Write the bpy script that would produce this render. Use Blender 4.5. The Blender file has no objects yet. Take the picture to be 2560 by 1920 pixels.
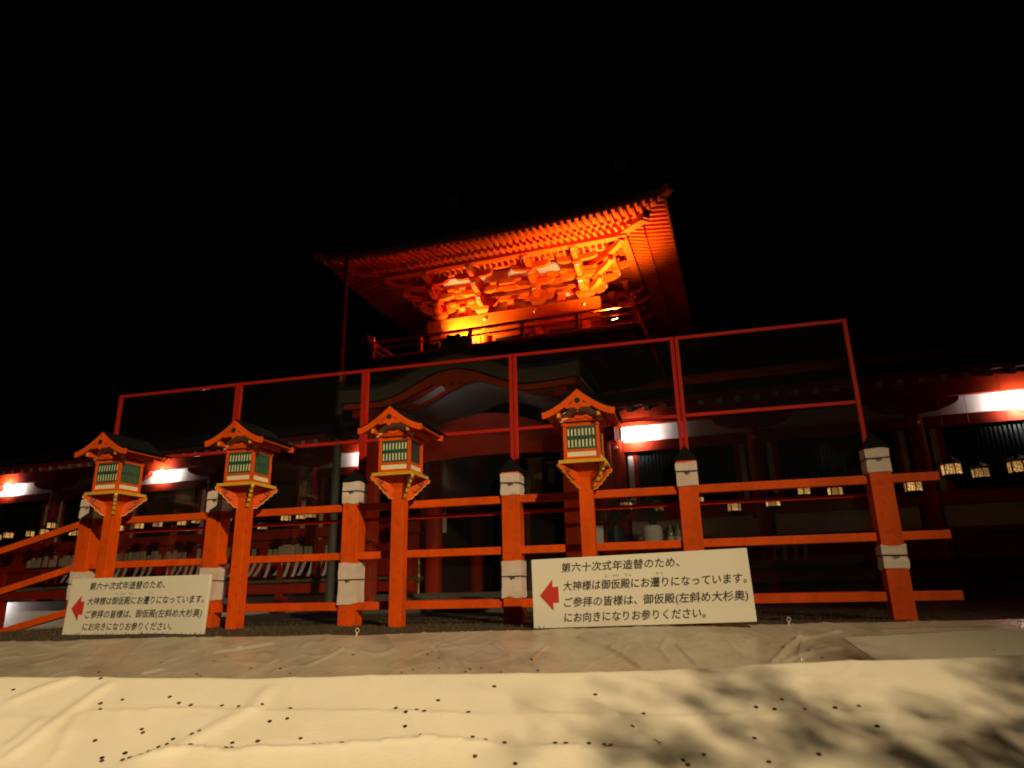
import bpy, math, random
from mathutils import Vector, Matrix, noise as mnoise
random.seed(7)
R = math.radians
sc = bpy.context.scene
COL = sc.collection

# ------------------------------------------------------------------ camera, sky, light, exposure
F, YAW, PITCH, ROLL, CAMZ = 1707.0, 0.2454, 0.2919, -0.0232, 0.34
fwd = Vector((-math.sin(YAW)*math.cos(PITCH), math.cos(YAW)*math.cos(PITCH), math.sin(PITCH)))
rt0 = Vector((math.cos(YAW), math.sin(YAW), 0)); up0 = rt0.cross(fwd)
rt = rt0*math.cos(ROLL) + up0*math.sin(ROLL); up = up0*math.cos(ROLL) - rt0*math.sin(ROLL)
cam = bpy.data.cameras.new('camera'); cam.sensor_width = 36; cam.lens = F/2560*36
cam.clip_start = .05; cam.clip_end = 2000
co = bpy.data.objects.new('camera', cam); COL.objects.link(co); sc.camera = co
co.matrix_world = Matrix(((rt.x, up.x, -fwd.x, 0), (rt.y, up.y, -fwd.y, 0), (rt.z, up.z, -fwd.z, CAMZ), (0, 0, 0, 1)))

w = bpy.data.worlds.new('World'); sc.world = w; w.use_nodes = True
wn = w.node_tree.nodes; wl = w.node_tree.links
sky = wn.new('ShaderNodeTexSky'); sky.sky_type = 'NISHITA'; sky.sun_disc = False
sky.sun_elevation = R(-8); sky.sun_rotation = R(135)
wl.new(sky.outputs[0], wn['Background'].inputs[0]); wn['Background'].inputs[1].default_value = .05
sc.view_settings.view_transform = 'Standard'; sc.view_settings.look = 'None'
sc.cycles.filter_width = 1.9; sc.view_settings.exposure = 0; sc.view_settings.gamma = 1

FLOOD_POS = Vector((9.5, -9.5, 9.6)); FLOOD_W = 26500; FLOOD_COL = (1, .74, .40)
GATE_LAMPS = [((-4.95, 13.95, 5.72), (-4.6, 14.45, 6.42), 850), ((-1.02, 13.5, 5.62), (-1.45, 13.45, 7.5), 1150)]
GATE_COL = (1, .66, .24)

# ------------------------------------------------------------------ helpers
class MB:
    def __init__(s): s.v = []; s.f = []; s.m = []
    def add(s, vs, fs, mi=0):
        n = len(s.v); s.v += [tuple(v) for v in vs]; s.f += [tuple(n+i for i in f) for f in fs]; s.m += [mi]*len(fs); return s
    def box(s, x0, x1, y0, y1, z0, z1, mi=0, M=None):
        vs = [Vector((x, y, z)) for z in (z0, z1) for y in (y0, y1) for x in (x0, x1)]
        if M: vs = [M @ v for v in vs]
        return s.add(vs, [(0, 2, 3, 1), (4, 5, 7, 6), (0, 1, 5, 4), (2, 6, 7, 3), (0, 4, 6, 2), (1, 3, 7, 5)], mi)
    def frus(s, x0, x1, y0, y1, z0, z1, top, mi=0):   # box whose bottom is scaled by top about its centre
        cx, cy = (x0+x1)/2, (y0+y1)/2
        vs = [(cx+(x-cx)*k, cy+(y-cy)*k, z) for z, k in ((z0, top), (z1, 1)) for y in (y0, y1) for x in (x0, x1)]
        return s.add(vs, [(0, 2, 3, 1), (4, 5, 7, 6), (0, 1, 5, 4), (2, 6, 7, 3), (0, 4, 6, 2), (1, 3, 7, 5)], mi)
    def tube(s, p0, p1, r0, r1=None, n=10, mi=0, caps=True):
        r1 = r0 if r1 is None else r1
        p0, p1 = Vector(p0), Vector(p1); d = (p1-p0).normalized()
        a = d.orthogonal().normalized(); b = d.cross(a); vs = []
        for p, r in ((p0, r0), (p1, r1)):
            for i in range(n):
                t = 2*math.pi*i/n; vs.append(p+(a*math.cos(t)+b*math.sin(t))*r)
        fs = [(i, (i+1) % n, n+(i+1) % n, n+i) for i in range(n)]
        if caps: fs += [tuple(range(n-1, -1, -1)), tuple(range(n, 2*n))]
        return s.add(vs, fs, mi)
    def path(s, pts, r, n=6, mi=0):
        for a, b in zip(pts, pts[1:]): s.tube(a, b, r, r, n, mi)
        return s
    def lathe(s, prof, c=(0, 0, 0), n=16, mi=0):
        vs = []; fs = []
        for r, z in prof:
            for i in range(n):
                t = 2*math.pi*i/n; vs.append((c[0]+r*math.cos(t), c[1]+r*math.sin(t), c[2]+z))
        for k in range(len(prof)-1):
            for i in range(n): fs.append((k*n+i, k*n+(i+1) % n, (k+1)*n+(i+1) % n, (k+1)*n+i))
        fs += [tuple(range(n-1, -1, -1)), tuple(range((len(prof)-1)*n, len(prof)*n))]
        return s.add(vs, fs, mi)
    def prism(s, pts, t0, t1, fn, mi=0):               # outline pts (u,v) extruded from t0 to t1; fn(u,v,t) -> point
        n = len(pts); vs = [fn(u, v, t) for t in (t0, t1) for u, v in pts]
        return s.add(vs, [tuple(range(n-1, -1, -1)), tuple(range(n, 2*n))]+[(i, (i+1) % n, n+(i+1) % n, n+i) for i in range(n)], mi)
    def strip(s, top, bot, t0, t1, fn, mi=0):          # band between two polylines of equal length, extruded
        k = len(top)
        vs = [fn(*p, t) for t in (t0, t1) for p in (*top, *bot)]; fs = []
        T = lambda i: i; B = lambda i: k+i; T2 = lambda i: 2*k+i; B2 = lambda i: 3*k+i
        for i in range(k-1):
            fs += [(T(i), B(i), B(i+1), T(i+1)), (T2(i), T2(i+1), B2(i+1), B2(i)), (T(i), T(i+1), T2(i+1), T2(i)), (B(i), B2(i), B2(i+1), B(i+1))]
        fs += [(T(0), T2(0), B2(0), B(0)), (T(k-1), B(k-1), B2(k-1), T2(k-1))]
        return s.add(vs, fs, mi)
    def mesh(s, name, mats, origin=(0, 0, 0), smooth=False):
        o = Vector(origin); me = bpy.data.meshes.new(name)
        me.from_pydata([tuple(Vector(v)-o) for v in s.v], [], s.f)
        for m in (mats if isinstance(mats, (list, tuple)) else [mats]): me.materials.append(M[m])
        for p, mi in zip(me.polygons, s.m): p.material_index = mi; p.use_smooth = smooth
        import bmesh
        bm = bmesh.new(); bm.from_mesh(me); bmesh.ops.recalc_face_normals(bm, faces=bm.faces); bm.to_mesh(me); bm.free()
        return me

def ob(name, me, parent=None, loc=(0, 0, 0), rot=(0, 0, 0), bevel=0):
    o = bpy.data.objects.new(name, me); COL.objects.link(o); o.location = loc; o.rotation_euler = rot
    if parent: o.parent = parent
    if bevel:
        b = o.modifiers.new('bevel', 'BEVEL'); b.width = bevel; b.segments = 2; b.limit_method = 'ANGLE'; b.angle_limit = R(40)
    return o
def thing(name, label, cat, loc=(0, 0, 0), rot=(0, 0, 0), group=None):
    o = ob(name, None, None, loc, rot); return tag(o, label, cat, group)
def tag(o, label, cat, group=None):
    o['label'] = label; o['category'] = cat
    if group: o['group'] = group
    return o
def struct(o): o['kind'] = 'structure'; return o
def copy_tree(o, parent=None):
    c = o.copy(); COL.objects.link(c); c.parent = parent
    for ch in list(o.children): copy_tree(ch, c)
    return c

# ------------------------------------------------------------------ materials
M = {}
def mat(name, col, rough=.6, var=.15, scale=6., bump=0., bscale=40., metal=0., emit=None, estr=0., spec=.5, rnd=.06, stretch=None, coat=0., dirt=None):
    m = bpy.data.materials.new(name); m.use_nodes = True; nt = m.node_tree; N = nt.nodes; L = nt.links; b = N['Principled BSDF']
    b.inputs['Roughness'].default_value = rough; b.inputs['Metallic'].default_value = metal; b.inputs['Specular IOR Level'].default_value = spec
    b.inputs['Coat Weight'].default_value = coat
    tc = N.new('ShaderNodeTexCoord'); oi = N.new('ShaderNodeObjectInfo')
    va = N.new('ShaderNodeVectorMath'); va.operation = 'ADD'; L.new(tc.outputs['Object'], va.inputs[0])
    sc_ = N.new('ShaderNodeVectorMath'); sc_.operation = 'SCALE'; L.new(oi.outputs['Location'], sc_.inputs[0]); sc_.inputs['Scale'].default_value = 1.37
    L.new(sc_.outputs[0], va.inputs[1]); vec = va.outputs[0]
    if stretch:
        mp = N.new('ShaderNodeMapping'); mp.inputs['Scale'].default_value = stretch; L.new(vec, mp.inputs[0]); vec = mp.outputs[0]
    nz = N.new('ShaderNodeTexNoise'); nz.inputs['Scale'].default_value = scale; nz.inputs['Detail'].default_value = 6; nz.inputs['Roughness'].default_value = .65; L.new(vec, nz.inputs['Vector'])
    mr = N.new('ShaderNodeMapRange'); mr.inputs[1].default_value = .25; mr.inputs[2].default_value = .75; mr.inputs[3].default_value = 1-var; mr.inputs[4].default_value = 1+var*.6; L.new(nz.outputs[0], mr.inputs[0])
    r2 = N.new('ShaderNodeMapRange'); r2.inputs[3].default_value = 1-rnd; r2.inputs[4].default_value = 1+rnd; L.new(oi.outputs['Random'], r2.inputs[0])
    mm = N.new('ShaderNodeMath'); mm.operation = 'MULTIPLY'; L.new(mr.outputs[0], mm.inputs[0]); L.new(r2.outputs[0], mm.inputs[1])
    mx = N.new('ShaderNodeVectorMath'); mx.operation = 'SCALE'; mx.inputs[0].default_value = col; L.new(mm.outputs[0], mx.inputs['Scale'])
    out = mx.outputs[0]
    if dirt:   # (colour, scale, amount): stains with a shape of their own
        n2 = N.new('ShaderNodeTexNoise'); n2.inputs['Scale'].default_value = dirt[1]; n2.inputs['Detail'].default_value = 8; L.new(va.outputs[0], n2.inputs['Vector'])
        q = N.new('ShaderNodeMapRange'); q.inputs[1].default_value = .52; q.inputs[2].default_value = .72; q.inputs[4].default_value = dirt[2]; L.new(n2.outputs[0], q.inputs[0])
        mc = N.new('ShaderNodeMix'); mc.data_type = 'RGBA'; L.new(q.outputs[0], mc.inputs['Factor']); L.new(out, mc.inputs[6]); mc.inputs[7].default_value = (*dirt[0], 1); out = mc.outputs[2]
    L.new(out, b.inputs['Base Color'])
    if bump:
        nb = N.new('ShaderNodeTexNoise'); nb.inputs['Scale'].default_value = bscale; nb.inputs['Detail'].default_value = 5; L.new(vec, nb.inputs['Vector'])
        bp = N.new('ShaderNodeBump'); bp.inputs['Strength'].default_value = bump; bp.inputs['Distance'].default_value = .01; L.new(nb.outputs[0], bp.inputs['Height']); L.new(bp.outputs[0], b.inputs['Normal'])
    if emit:
        b.inputs['Emission Color'].default_value = (*emit, 1); b.inputs['Emission Strength'].default_value = estr
    M[name] = m; return m
mat('vermilion', (.66, .080, .002), .6, .30, 3.5, .12, 60, spec=.15, stretch=(1, 1, .35), dirt=((.36, .036, .003), 16, .45))
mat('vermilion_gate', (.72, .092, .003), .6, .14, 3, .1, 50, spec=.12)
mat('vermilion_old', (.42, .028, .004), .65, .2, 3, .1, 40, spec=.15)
mat('frame_red', (.40, .015, .007), .55, .14, 8, .05, 80, spec=.12)
mat('cream', (.72, .66, .46), .7, .1, 12)
mat('plaster', (.74, .70, .62), .85, .1, 4, .15, 30)
mat('white_paint', (.78, .75, .66), .6, .08, 8)
mat('green', (.015, .085, .05), .5, .2, 8)
mat('green_dark', (.006, .018, .013), .5, .2, 8)
mat('yellow', (.62, .36, .02), .45, .2, 14, .1, 60)
mat('black', (.012, .012, .014), .45, .3, 10, .2, 30)
mat('roof_black', (.006, .006, .007), .8, .3, 10, .2, 30, spec=.1)
mat('hole', (.006, .004, .004), .8)
mat('bark_roof', (.030, .026, .022), .9, .3, 5, .6, 25)
mat('bark_edge', (.16, .13, .085), .85, .25, 9, .5, 40, stretch=(1, 1, 8))
mat('wrap_cloth', (.61, .52, .48), .9, .10, 9, .25, 22, dirt=((.48, .30, .24), 5, .45))
mat('rope', (.05, .04, .055), .9, .3, 60, .6, 120)
mat('board_white', (.70, .685, .61), .5, .05, 3, .03, 60, spec=.3)
mat('board_edge', (.62, .59, .50), .6, .08, 6)
mat('ink', (.035, .026, .03), .6, .3, 30)
mat('arrow_red', (.55, .032, .022), .55, .1, 10)
mat('cloth', (.80, .76, .66), .9, .05, 2.2, .25, 55, spec=.15, dirt=((.62, .56, .44), 1.6, .35))
mat('cloth_pale', (.55, .54, .46), .9, .06, 3, .3, 50)
mat('vinyl', (.47, .425, .35), .26, .2, 3.2, .22, 11, spec=.6, dirt=((.29, .25, .19), 2.6, .8))
mat('ground', (.050, .034, .018), .95, .45, 3.5, 1, 18, dirt=((.03, .035, .012), 1.3, .8))
mat('grass', (.075, .055, .022), .8, .35, 3, rnd=.2)
mat('coin', (.12, .060, .030), .45, .3, 50, .1, 200, metal=.3, rnd=.7)
mat('stone', (.11, .105, .09), .85, .25, 5, .5, 25)
mat('wood_olive', (.15, .125, .06), .8, .25, 9, .3, 30, rnd=.2)
mat('wood_dark', (.06, .03, .016), .7, .3, 6, .3, 30)
mat('wood_pale', (.42, .38, .27), .8, .2, 8, .2, 40, rnd=.18)
mat('paper', (.62, .62, .60), .85, .1, 10, rnd=.1)
mat('brass', (.75, .55, .12), .3, .2, 20, metal=.9)
mat('bronze', (.012, .010, .009), .6, .3, 20, spec=.2)
mat('pole_grey', (.085, .095, .075), .5, .25, 6, .1, 30)
mat('gold_cloth', (.42, .31, .055), .6, .25, 18, .4, 60)
mat('leaf', (.035, .060, .018), .6, .4, 2, rnd=.3)
mat('bark', (.08, .055, .038), .9, .4, 12, .8, 30)
mat('metal_grey', (.22, .22, .22), .45, .15, 10, metal=.6)
mat('bottle_glass', (.25, .30, .16), .12, .1, 8, spec=.8)
mat('bulb_white', (.9, .9, .9), .5, emit=(1, .93, .92), estr=30)
mat('bulb_warm', (.9, .8, .6), .5, emit=(1, .62, .26), estr=40)
mat('flood_glass', (.9, .8, .6), .5, emit=FLOOD_COL, estr=60)
# lit lantern pane: warm glow broken by a fine openwork pattern
m = bpy.data.materials.new('lit_pane'); m.use_nodes = True; N = m.node_tree.nodes; L = m.node_tree.links; b = N['Principled BSDF']
tc = N.new('ShaderNodeTexCoord'); vo = N.new('ShaderNodeTexVoronoi'); vo.inputs['Scale'].default_value = 26; L.new(tc.outputs['Object'], vo.inputs['Vector'])
cr = N.new('ShaderNodeMapRange'); cr.inputs[1].default_value = .15; cr.inputs[2].default_value = .5; cr.inputs[3].default_value = 1.0; cr.inputs[4].default_value = .22; L.new(vo.outputs['Distance'], cr.inputs[0])
oi = N.new('ShaderNodeObjectInfo'); rr = N.new('ShaderNodeMapRange'); rr.inputs[3].default_value = .5; rr.inputs[4].default_value = 2.3; L.new(oi.outputs['Random'], rr.inputs[0])
mu = N.new('ShaderNodeMath'); mu.operation = 'MULTIPLY'; L.new(cr.outputs[0], mu.inputs[0]); L.new(rr.outputs[0], mu.inputs[1])
b.inputs['Base Color'].default_value = (.3, .2, .08, 1); b.inputs['Emission Color'].default_value = (1, .50, .14, 1); L.new(mu.outputs[0], b.inputs['Emission Strength']); M['lit_pane'] = m
# clear screen pane: see-through with a faint sheen and a trace of bluish diffuse haze
m = bpy.data.materials.new('pane'); m.use_nodes = True; N = m.node_tree.nodes; L = m.node_tree.links; N.remove(N['Principled BSDF'])
tr = N.new('ShaderNodeBsdfTransparent'); tr.inputs[0].default_value = (.95, .96, .96, 1); gl = N.new('ShaderNodeBsdfGlossy'); gl.inputs['Roughness'].default_value = .06; df = N.new('ShaderNodeBsdfDiffuse'); df.inputs[0].default_value = (.5, .55, .6, 1)
fr = N.new('ShaderNodeFresnel'); fr.inputs[0].default_value = 1.35; m1 = N.new('ShaderNodeMixShader'); m2 = N.new('ShaderNodeMixShader'); m2.inputs[0].default_value = .003
L.new(fr.outputs[0], m1.inputs[0]); L.new(tr.outputs[0], m1.inputs[1]); L.new(gl.outputs[0], m1.inputs[2]); L.new(m1.outputs[0], m2.inputs[1]); L.new(df.outputs[0], m2.inputs[2]); L.new(m2.outputs[0], N['Material Output'].inputs[0]); M['pane'] = m

# ------------------------------------------------------------------ ground, cloth, sheet (laid out along the cloth's own axes L = along, D = up the bank)
cs, sn = math.cos(YAW), math.sin(YAW)
def LD(x, y): return x*cs+y*sn, -x*sn+y*cs
def XY(l, d): return l*cs-d*sn, l*sn+d*cs
def ss(a, b, x): t = min(1, max(0, (x-a)/(b-a))); return t*t*(3-2*t)
def cloth_base(d): return (CAMZ-.414)-.4*(4.08-d)
def bank(d):
    P = [(-50, -1.3), (1.0, -1.3), (1.6, -1.16), (3.9, -.24), (4.05, -.30), (4.8, -.29), (5.1, -.255), (6.1, -.005), (6.3, 0), (400, 0)]
    for (a, za), (b, zb) in zip(P, P[1:]):
        if a <= d <= b: return za+(zb-za)*(d-a)/(b-a)
    return 0
def left_drop(x, y): return -.42*ss(-7.7, -10.2, x)*ss(5.5, 6.6, y) if x < -7.7 else 0
def ground_z(x, y):
    l, d = LD(x, y)
    n = mnoise.noise(Vector((x*1.3, y*1.3, 0)))*.012+mnoise.noise(Vector((x*5, y*5, 3)))*.006
    return bank(d)+left_drop(x, y)+(n if d > 6.35 else -.045)
def pix(x, y): return (fwd+rt*((x-1280)/F)+up*((960-y)/F))
def hit(x, y, hf):                                  # pixel -> (L, D) on a height profile hf(D), stepping along the ray from far to near
    r = pix(x, y); hd = -r.x*sn+r.y*cs; t = 1.5/hd
    while t*hd < 9:
        if CAMZ+r.z*t <= hf(t*hd): break
        t += .004/hd
    return LD(r.x*t, r.y*t)
def r7(x, y): return x/1.728, 1560+y/1.728
def r8(x, y): return 1280+x/1.728, 1560+y/1.728
def seg(p, a, b):
    ax, ay = a; bx, by = b; dx, dy = bx-ax, by-ay; t = ((p[0]-ax)*dx+(p[1]-ay)*dy)/(dx*dx+dy*dy+1e-12); tt = min(1, max(0, t))
    qx, qy = ax+dx*tt, ay+dy*tt; dist = math.hypot(p[0]-qx, p[1]-qy); side = dx*(p[1]-ay)-dy*(p[0]-ax)
    return dist, (1 if side > 0 else -1), tt
CF = []   # cloth folds: (points, height, width, step)
def fold(fn, pts, h, wd, st=0): CF.append(([hit(*fn(*p), cloth_base) for p in pts], h, wd, st))
fold(r7, [(500, 262), (330, 380), (180, 480), (0, 610)], .015, .035)
fold(r7, [(360, 250), (180, 310), (0, 385)], .014, .04)
fold(r7, [(340, 395), (290, 480), (225, 615)], .012, .03)
fold(r7, [(190, 420), (90, 500), (0, 560)], .010, .03)
fold(r7, [(1180, 260), (1090, 370), (900, 470), (640, 605)], .013, .045)
fold(r7, [(330, 395), (840, 372), (1050, 376), (1600, 380), (2212, 396)], .004, .018, .006)
fold(r8, [(0, 390), (500, 396), (1000, 395), (1700, 398)], .004, .018, .006)
fold(r7, [(500, 600), (830, 545), (960, 562), (1250, 552), (1500, 537), (1850, 508), (2212, 526)], .012, .025, .016)
fold(r8, [(0, 528), (400, 536), (620, 545)], .008, .03, .010)
fold(r8, [(0, 335), (200, 440), (370, 530)], .012, .05)
fold(r8, [(340, 320), (520, 450), (760, 610)], .012, .03, .012)
fold(r7, [(2000, 260), (2212, 330)], .006, .04)
fold(r8, [(640, 250), (900, 330), (1300, 390)], .010, .06)
fold(r8, [(1500, 230), (1700, 330), (2000, 420)], .010, .06)
def cloth_z(l, d):
    z = cloth_base(d)+.04*min(1.6, (l/3)**2)*ss(3.2, 4.0, d)+.014*mnoise.noise(Vector((l*.9, d*1.1, 1)))+.005*mnoise.noise(Vector((l*3.1, d*2.3, 5)))+.0018*mnoise.noise(Vector((l*9, d*7, 9)))+.0035*max(0, 1-abs(mnoise.noise(Vector((l*1.9+d*1.1, d*2.2, 21))))*10)
    for pts, h, wd, st in CF:
        best = (9, 1, 0)
        for i in range(len(pts)-1):
            a, b = pts[i], pts[i+1]
            if min(a[0], b[0])-.25 < l < max(a[0], b[0])+.25:
                q = seg((l, d), a, b)
                if q[0] < best[0]: best = (q[0], q[1], i+q[2])
        if best[0] < .25:
            e = min(1, best[2]/.35, (len(pts)-1-best[2])/.35) if st == 0 else min(1, best[2]*2.5, (len(pts)-1-best[2])*2.5)
            z += max(0, e)*(h*math.exp(-(best[0]/wd)**2)+(st*math.exp(-(best[0]/.09)**2) if best[1] < 0 else 0))
    if d > 4.02: z -= (d-4.02)*.55
    return z
def sheet_base(d): return bank(d)+.012
SF = []
def crease(fn, pts, h, wd): SF.append(([hit(*fn(*p), sheet_base) for p in pts], h, wd))
for fn, pts, h, wd in [(r8, [(290, 62), (430, 108), (560, 190)], .03, .035), (r8, [(1250, 60), (1190, 110), (1125, 175)], .04, .03), (r8, [(1250, 70), (1245, 165)], .025, .02),
        (r8, [(1430, 105), (1300, 125), (1170, 168)], .03, .03), (r8, [(1420, 32), (1230, 70)], .025, .03), (r8, [(715, 95), (795, 175)], .028, .025), (r8, [(670, 60), (640, 110), (690, 170)], .015, .03),
        (r7, [(1890, 100), (1955, 200)], .022, .02), (r7, [(1985, 150), (2025, 200)], .016, .02), (r7, [(1830, 80), (1875, 130)], .016, .02), (r7, [(930, 122), (1030, 108), (1170, 84)], .02, .04),
        (r7, [(620, 215), (700, 195)], .02, .03), (r7, [(1330, 180), (1480, 110)], .015, .04), (r8, [(30, 150), (130, 205)], .02, .02), (r8, [(150, 95), (80, 160)], .016, .02), (r7, [(2130, 90), (2212, 150)], .016, .03),
        (r7, [(1560, 110), (1700, 215)], .012, .05), (r8, [(900, 40), (1010, 150)], .012, .05), (r8, [(1600, 25), (2100, 20)], .012, .05)]: crease(fn, pts, h, wd)
def sheet_z(l, d):
    q = mnoise.noise(Vector((l*2.2, d*3, 11))); z = sheet_base(d)+.008*q
    z += .007*max(0, 1-abs(mnoise.noise(Vector((l*2.6+d*1.4, d*1.6, 4))))*20)+.006*max(0, 1-abs(mnoise.noise(Vector((l*3.3-d*2.4, d*2.6, 14))))*24)
    for pts, h, wd in SF:
        for a, b in zip(pts, pts[1:]):
            if min(a[0], b[0])-.12 < l < max(a[0], b[0])+.12:
                e = seg((l, d), a, b)
                if e[0] < .12: z += h*.8*math.exp(-(e[0]/(wd*.5))**2)
    return z
def grid(name, m, ls, ds, zf, rag=None, shape=None):
    vs = []; fs = []; nl = len(ls)
    for j, d in enumerate(ds):
        for l in ls:
            l2, d2 = (l, d) if not shape else shape(l, d)
            x, y = XY(l2, d2); vs.append((x, y, zf(l2, d2)))
    for j in range(len(ds)-1):
        for i in range(nl-1): a = j*nl+i; fs.append((a, a+1, a+nl+1, a+nl))
    me = bpy.data.meshes.new(name); me.from_pydata(vs, [], fs); me.materials.append(M[m])
    me.polygons.foreach_set('use_smooth', [True]*len(fs)); return ob(name, me)
def rng(a, b, s): n = max(1, round((b-a)/s)); return [a+(b-a)*i/n for i in range(n+1)]

xs = [-400, -200, -100, -60, -40]+rng(-30, -9, .7)+rng(-8.8, 5.2, .12)+rng(5.6, 25, .8)+[40, 60, 100, 200, 400]
ys = [-300, -100, -50, -25]+rng(-15, -1, 1)+rng(-.5, 8.6, .10)+rng(9, 14, .3)+rng(15, 40, 2.5)+[60, 100, 200, 400]
vs = [(x, y, ground_z(x, y)) for y in ys for x in xs]; nx = len(xs)
me = bpy.data.meshes.new('ground'); me.from_pydata(vs, [], [(j*nx+i, j*nx+i+1, (j+1)*nx+i+1, (j+1)*nx+i) for j in range(len(ys)-1) for i in range(nx-1)])
me.materials.append(M['ground']); me.polygons.foreach_set('use_smooth', [True]*len(me.polygons)); struct(ob('ground', me))

cl = grid('white_cloth', 'cloth', rng(-4.4, 4.6, .0155), rng(2.3, 4.10, .0155), cloth_z)
tag(cl, 'wide white cloth spread over the near slope, scattered with coins', 'cloth')
def far_edge(l): return 6.13+.05*math.sin(l*1.3)+.03*mnoise.noise(Vector((l*2, 0, 0)))
sh = grid('vinyl_sheet', 'vinyl', rng(-6.5, 5.2, .016), rng(0, 1, .0085), sheet_z, shape=lambda l, t: (l, 4.0+(far_edge(l)-4.0)*t))
tag(sh, 'grey wrinkled plastic sheet covering the bank behind the white cloth', 'plastic sheet')
def pale_shape(l, t): return l, 4.6+(5.72+.1*min(1, (l-2.6))-4.6)*t
ps = grid('cloth_strip', 'cloth_pale', rng(2.55, 5.1, .03), rng(0, 1, .04), lambda l, d: sheet_z(l, d)+.005, shape=pale_shape)
tag(ps, 'pale smooth cloth strip on the grey sheet at the right edge', 'cloth')

# grass blades on the strip of earth round the posts
mb = MB()
for i in range(15000):
    l = random.uniform(-9, 5.2); d = random.uniform(6.16, 9.2); x, y = XY(l, d)
    if mnoise.noise(Vector((x*.9, y*.9, 7))) < random.uniform(-.5, .15): continue
    z = ground_z(x, y)-.005; h = random.uniform(.015, .05); a = random.uniform(0, 6.28); wd = .004; dx, dy = math.cos(a)*wd, math.sin(a)*wd; ex, ey = random.uniform(-.03, .03), random.uniform(-.03, .03)
    mb.add([(x-dx, y-dy, z), (x+dx, y+dy, z), (x+ex, y+ey, z+h)], [(0, 1, 2)])
g = ob('grass', mb.mesh('grass', 'grass')); g['kind'] = 'stuff'; g['label'] = 'short dry brown grass on the earth round the fence posts'; g['category'] = 'grass'

# ------------------------------------------------------------------ fence
YF = 7.075; PW = .195
PX = [-7.31, -5.46, -3.68, -1.82, .02, 1.785]
fence = thing('shrine_fence', 'orange three-rail wooden fence with white-wrapped posts and black pyramid caps', 'fence', (-3, YF+PW/2, 0))
FO = Vector((-3, YF+PW/2, 0)); h = PW/2
post_me = MB().box(-h, h, -h, h, -.15, 1.555).mesh('post', 'vermilion')
cap_me = MB().add([(-.112, -.112, 0), (.112, -.112, 0), (.112, .112, 0), (-.112, .112, 0), (-.112, -.112, .012), (.112, -.112, .012), (.112, .112, .012), (-.112, .112, .012), (0, 0, .17)],
    [(3, 2, 1, 0), (0, 1, 5, 4), (1, 2, 6, 5), (2, 3, 7, 6), (3, 0, 4, 7), (4, 5, 8), (5, 6, 8), (6, 7, 8), (7, 4, 8)]).mesh('cap', 'roof_black')
def wrap_mesh(z0, z1, seed):
    random.seed(seed); mb = MB(); n = 6; ring = []
    hh = h+.006
    for k in range(n+1):
        t = k/n; z = z0+(z1-z0)*t; row = []
        for sx, sy in ((-1, -1), (-.33, -1), (.33, -1), (1, -1), (1, -.33), (1, .33), (1, 1), (.33, 1), (-.33, 1), (-1, 1), (-1, .33), (-1, -.33)):
            j = random.uniform(0, .006); pinch = .006 if abs(t-.5) < .1 else 0
            dz = random.uniform(-.012, .012) if k in (0, n) else 0
            row.append((sx*(hh+j-pinch*.6), sy*(hh+j-pinch*.6), z+dz))
        ring.append(row)
    vs = [v for r_ in ring for v in r_]; fs = [(a*12+i, a*12+(i+1) % 12, (a+1)*12+(i+1) % 12, (a+1)*12+i) for a in range(n) for i in range(12)]
    fs += [tuple(range(11, -1, -1)), tuple(range(n*12, n*12+12))]
    return mb.add(vs, fs).mesh('cloth_wrap', 'wrap_cloth')
def rope_mesh(z, seed):
    random.seed(seed); r = h+.013; c = [(-r, -r), (r, -r), (r, r), (-r, r), (-r, -r)]
    mb = MB().path([(x, y, z+random.uniform(-.006, .006)) for x, y in c], .0055)
    mb.tube((-.02, -r-.004, z), (.01, -r-.01, z-.03), .004); mb.tube((.0, -r-.004, z), (.035, -r-.008, z-.02), .004)
    return mb.mesh('rope', 'rope')
WR = [(1.31, 1.545, .33, .66), (1.31, 1.545, .30, .66), (1.305, 1.548, .23, .66), (1.30, 1.525, .26, .62), (1.30, 1.535, .25, .64), (1.315, 1.552, .435, .65)]
for k, x in enumerate(PX):
    p = ob('post', post_me, fence, (x-FO.x, 0, 0), bevel=.006)
    ob('cap', cap_me, p, (0, 0, 1.556))
    a, b, c, d = WR[k]
    for n_, (u, v) in enumerate(((a, b), (c, d))):
        ob('cloth_wrap', wrap_mesh(u, v, k*7+n_), p); ob('rope', rope_mesh((u*.42+v*.58), k*5+n_), p)
for z0, z1 in ((1.222, 1.304), (.692, .771), (.158, .243)):
    mb = MB().box(PX[0]-FO.x+h*.5, 2.29-FO.x, -.055, .015, z0, z1); ob('rail', mb.mesh('rail', 'vermilion'), fence, bevel=.006)
# descending stair rails left of the first post, and the next post down
LX = -11.2
for (xa, za), (xb, zb) in (((-7.36, 1.263), (LX, .345)), ((-7.36, .733), (LX, -.18)), ((-7.36, .205), (LX, -.66))):
    a = Vector((xa-FO.x, -.02, za)); b = Vector((xb-FO.x, -.02, zb)); d = (b-a); L_ = d.length; ang = math.atan2(d.z, d.x)
    ob('stair_rail', MB().box(0, L_, -.035, .035, -.041, .041).mesh('stair_rail', 'vermilion'), fence, a, (0, -ang, 0), bevel=.006)
p = ob('post', post_me, fence, (LX-FO.x, 0, -.95), bevel=.006); ob('cap', cap_me, p, (0, 0, 1.556))

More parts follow.
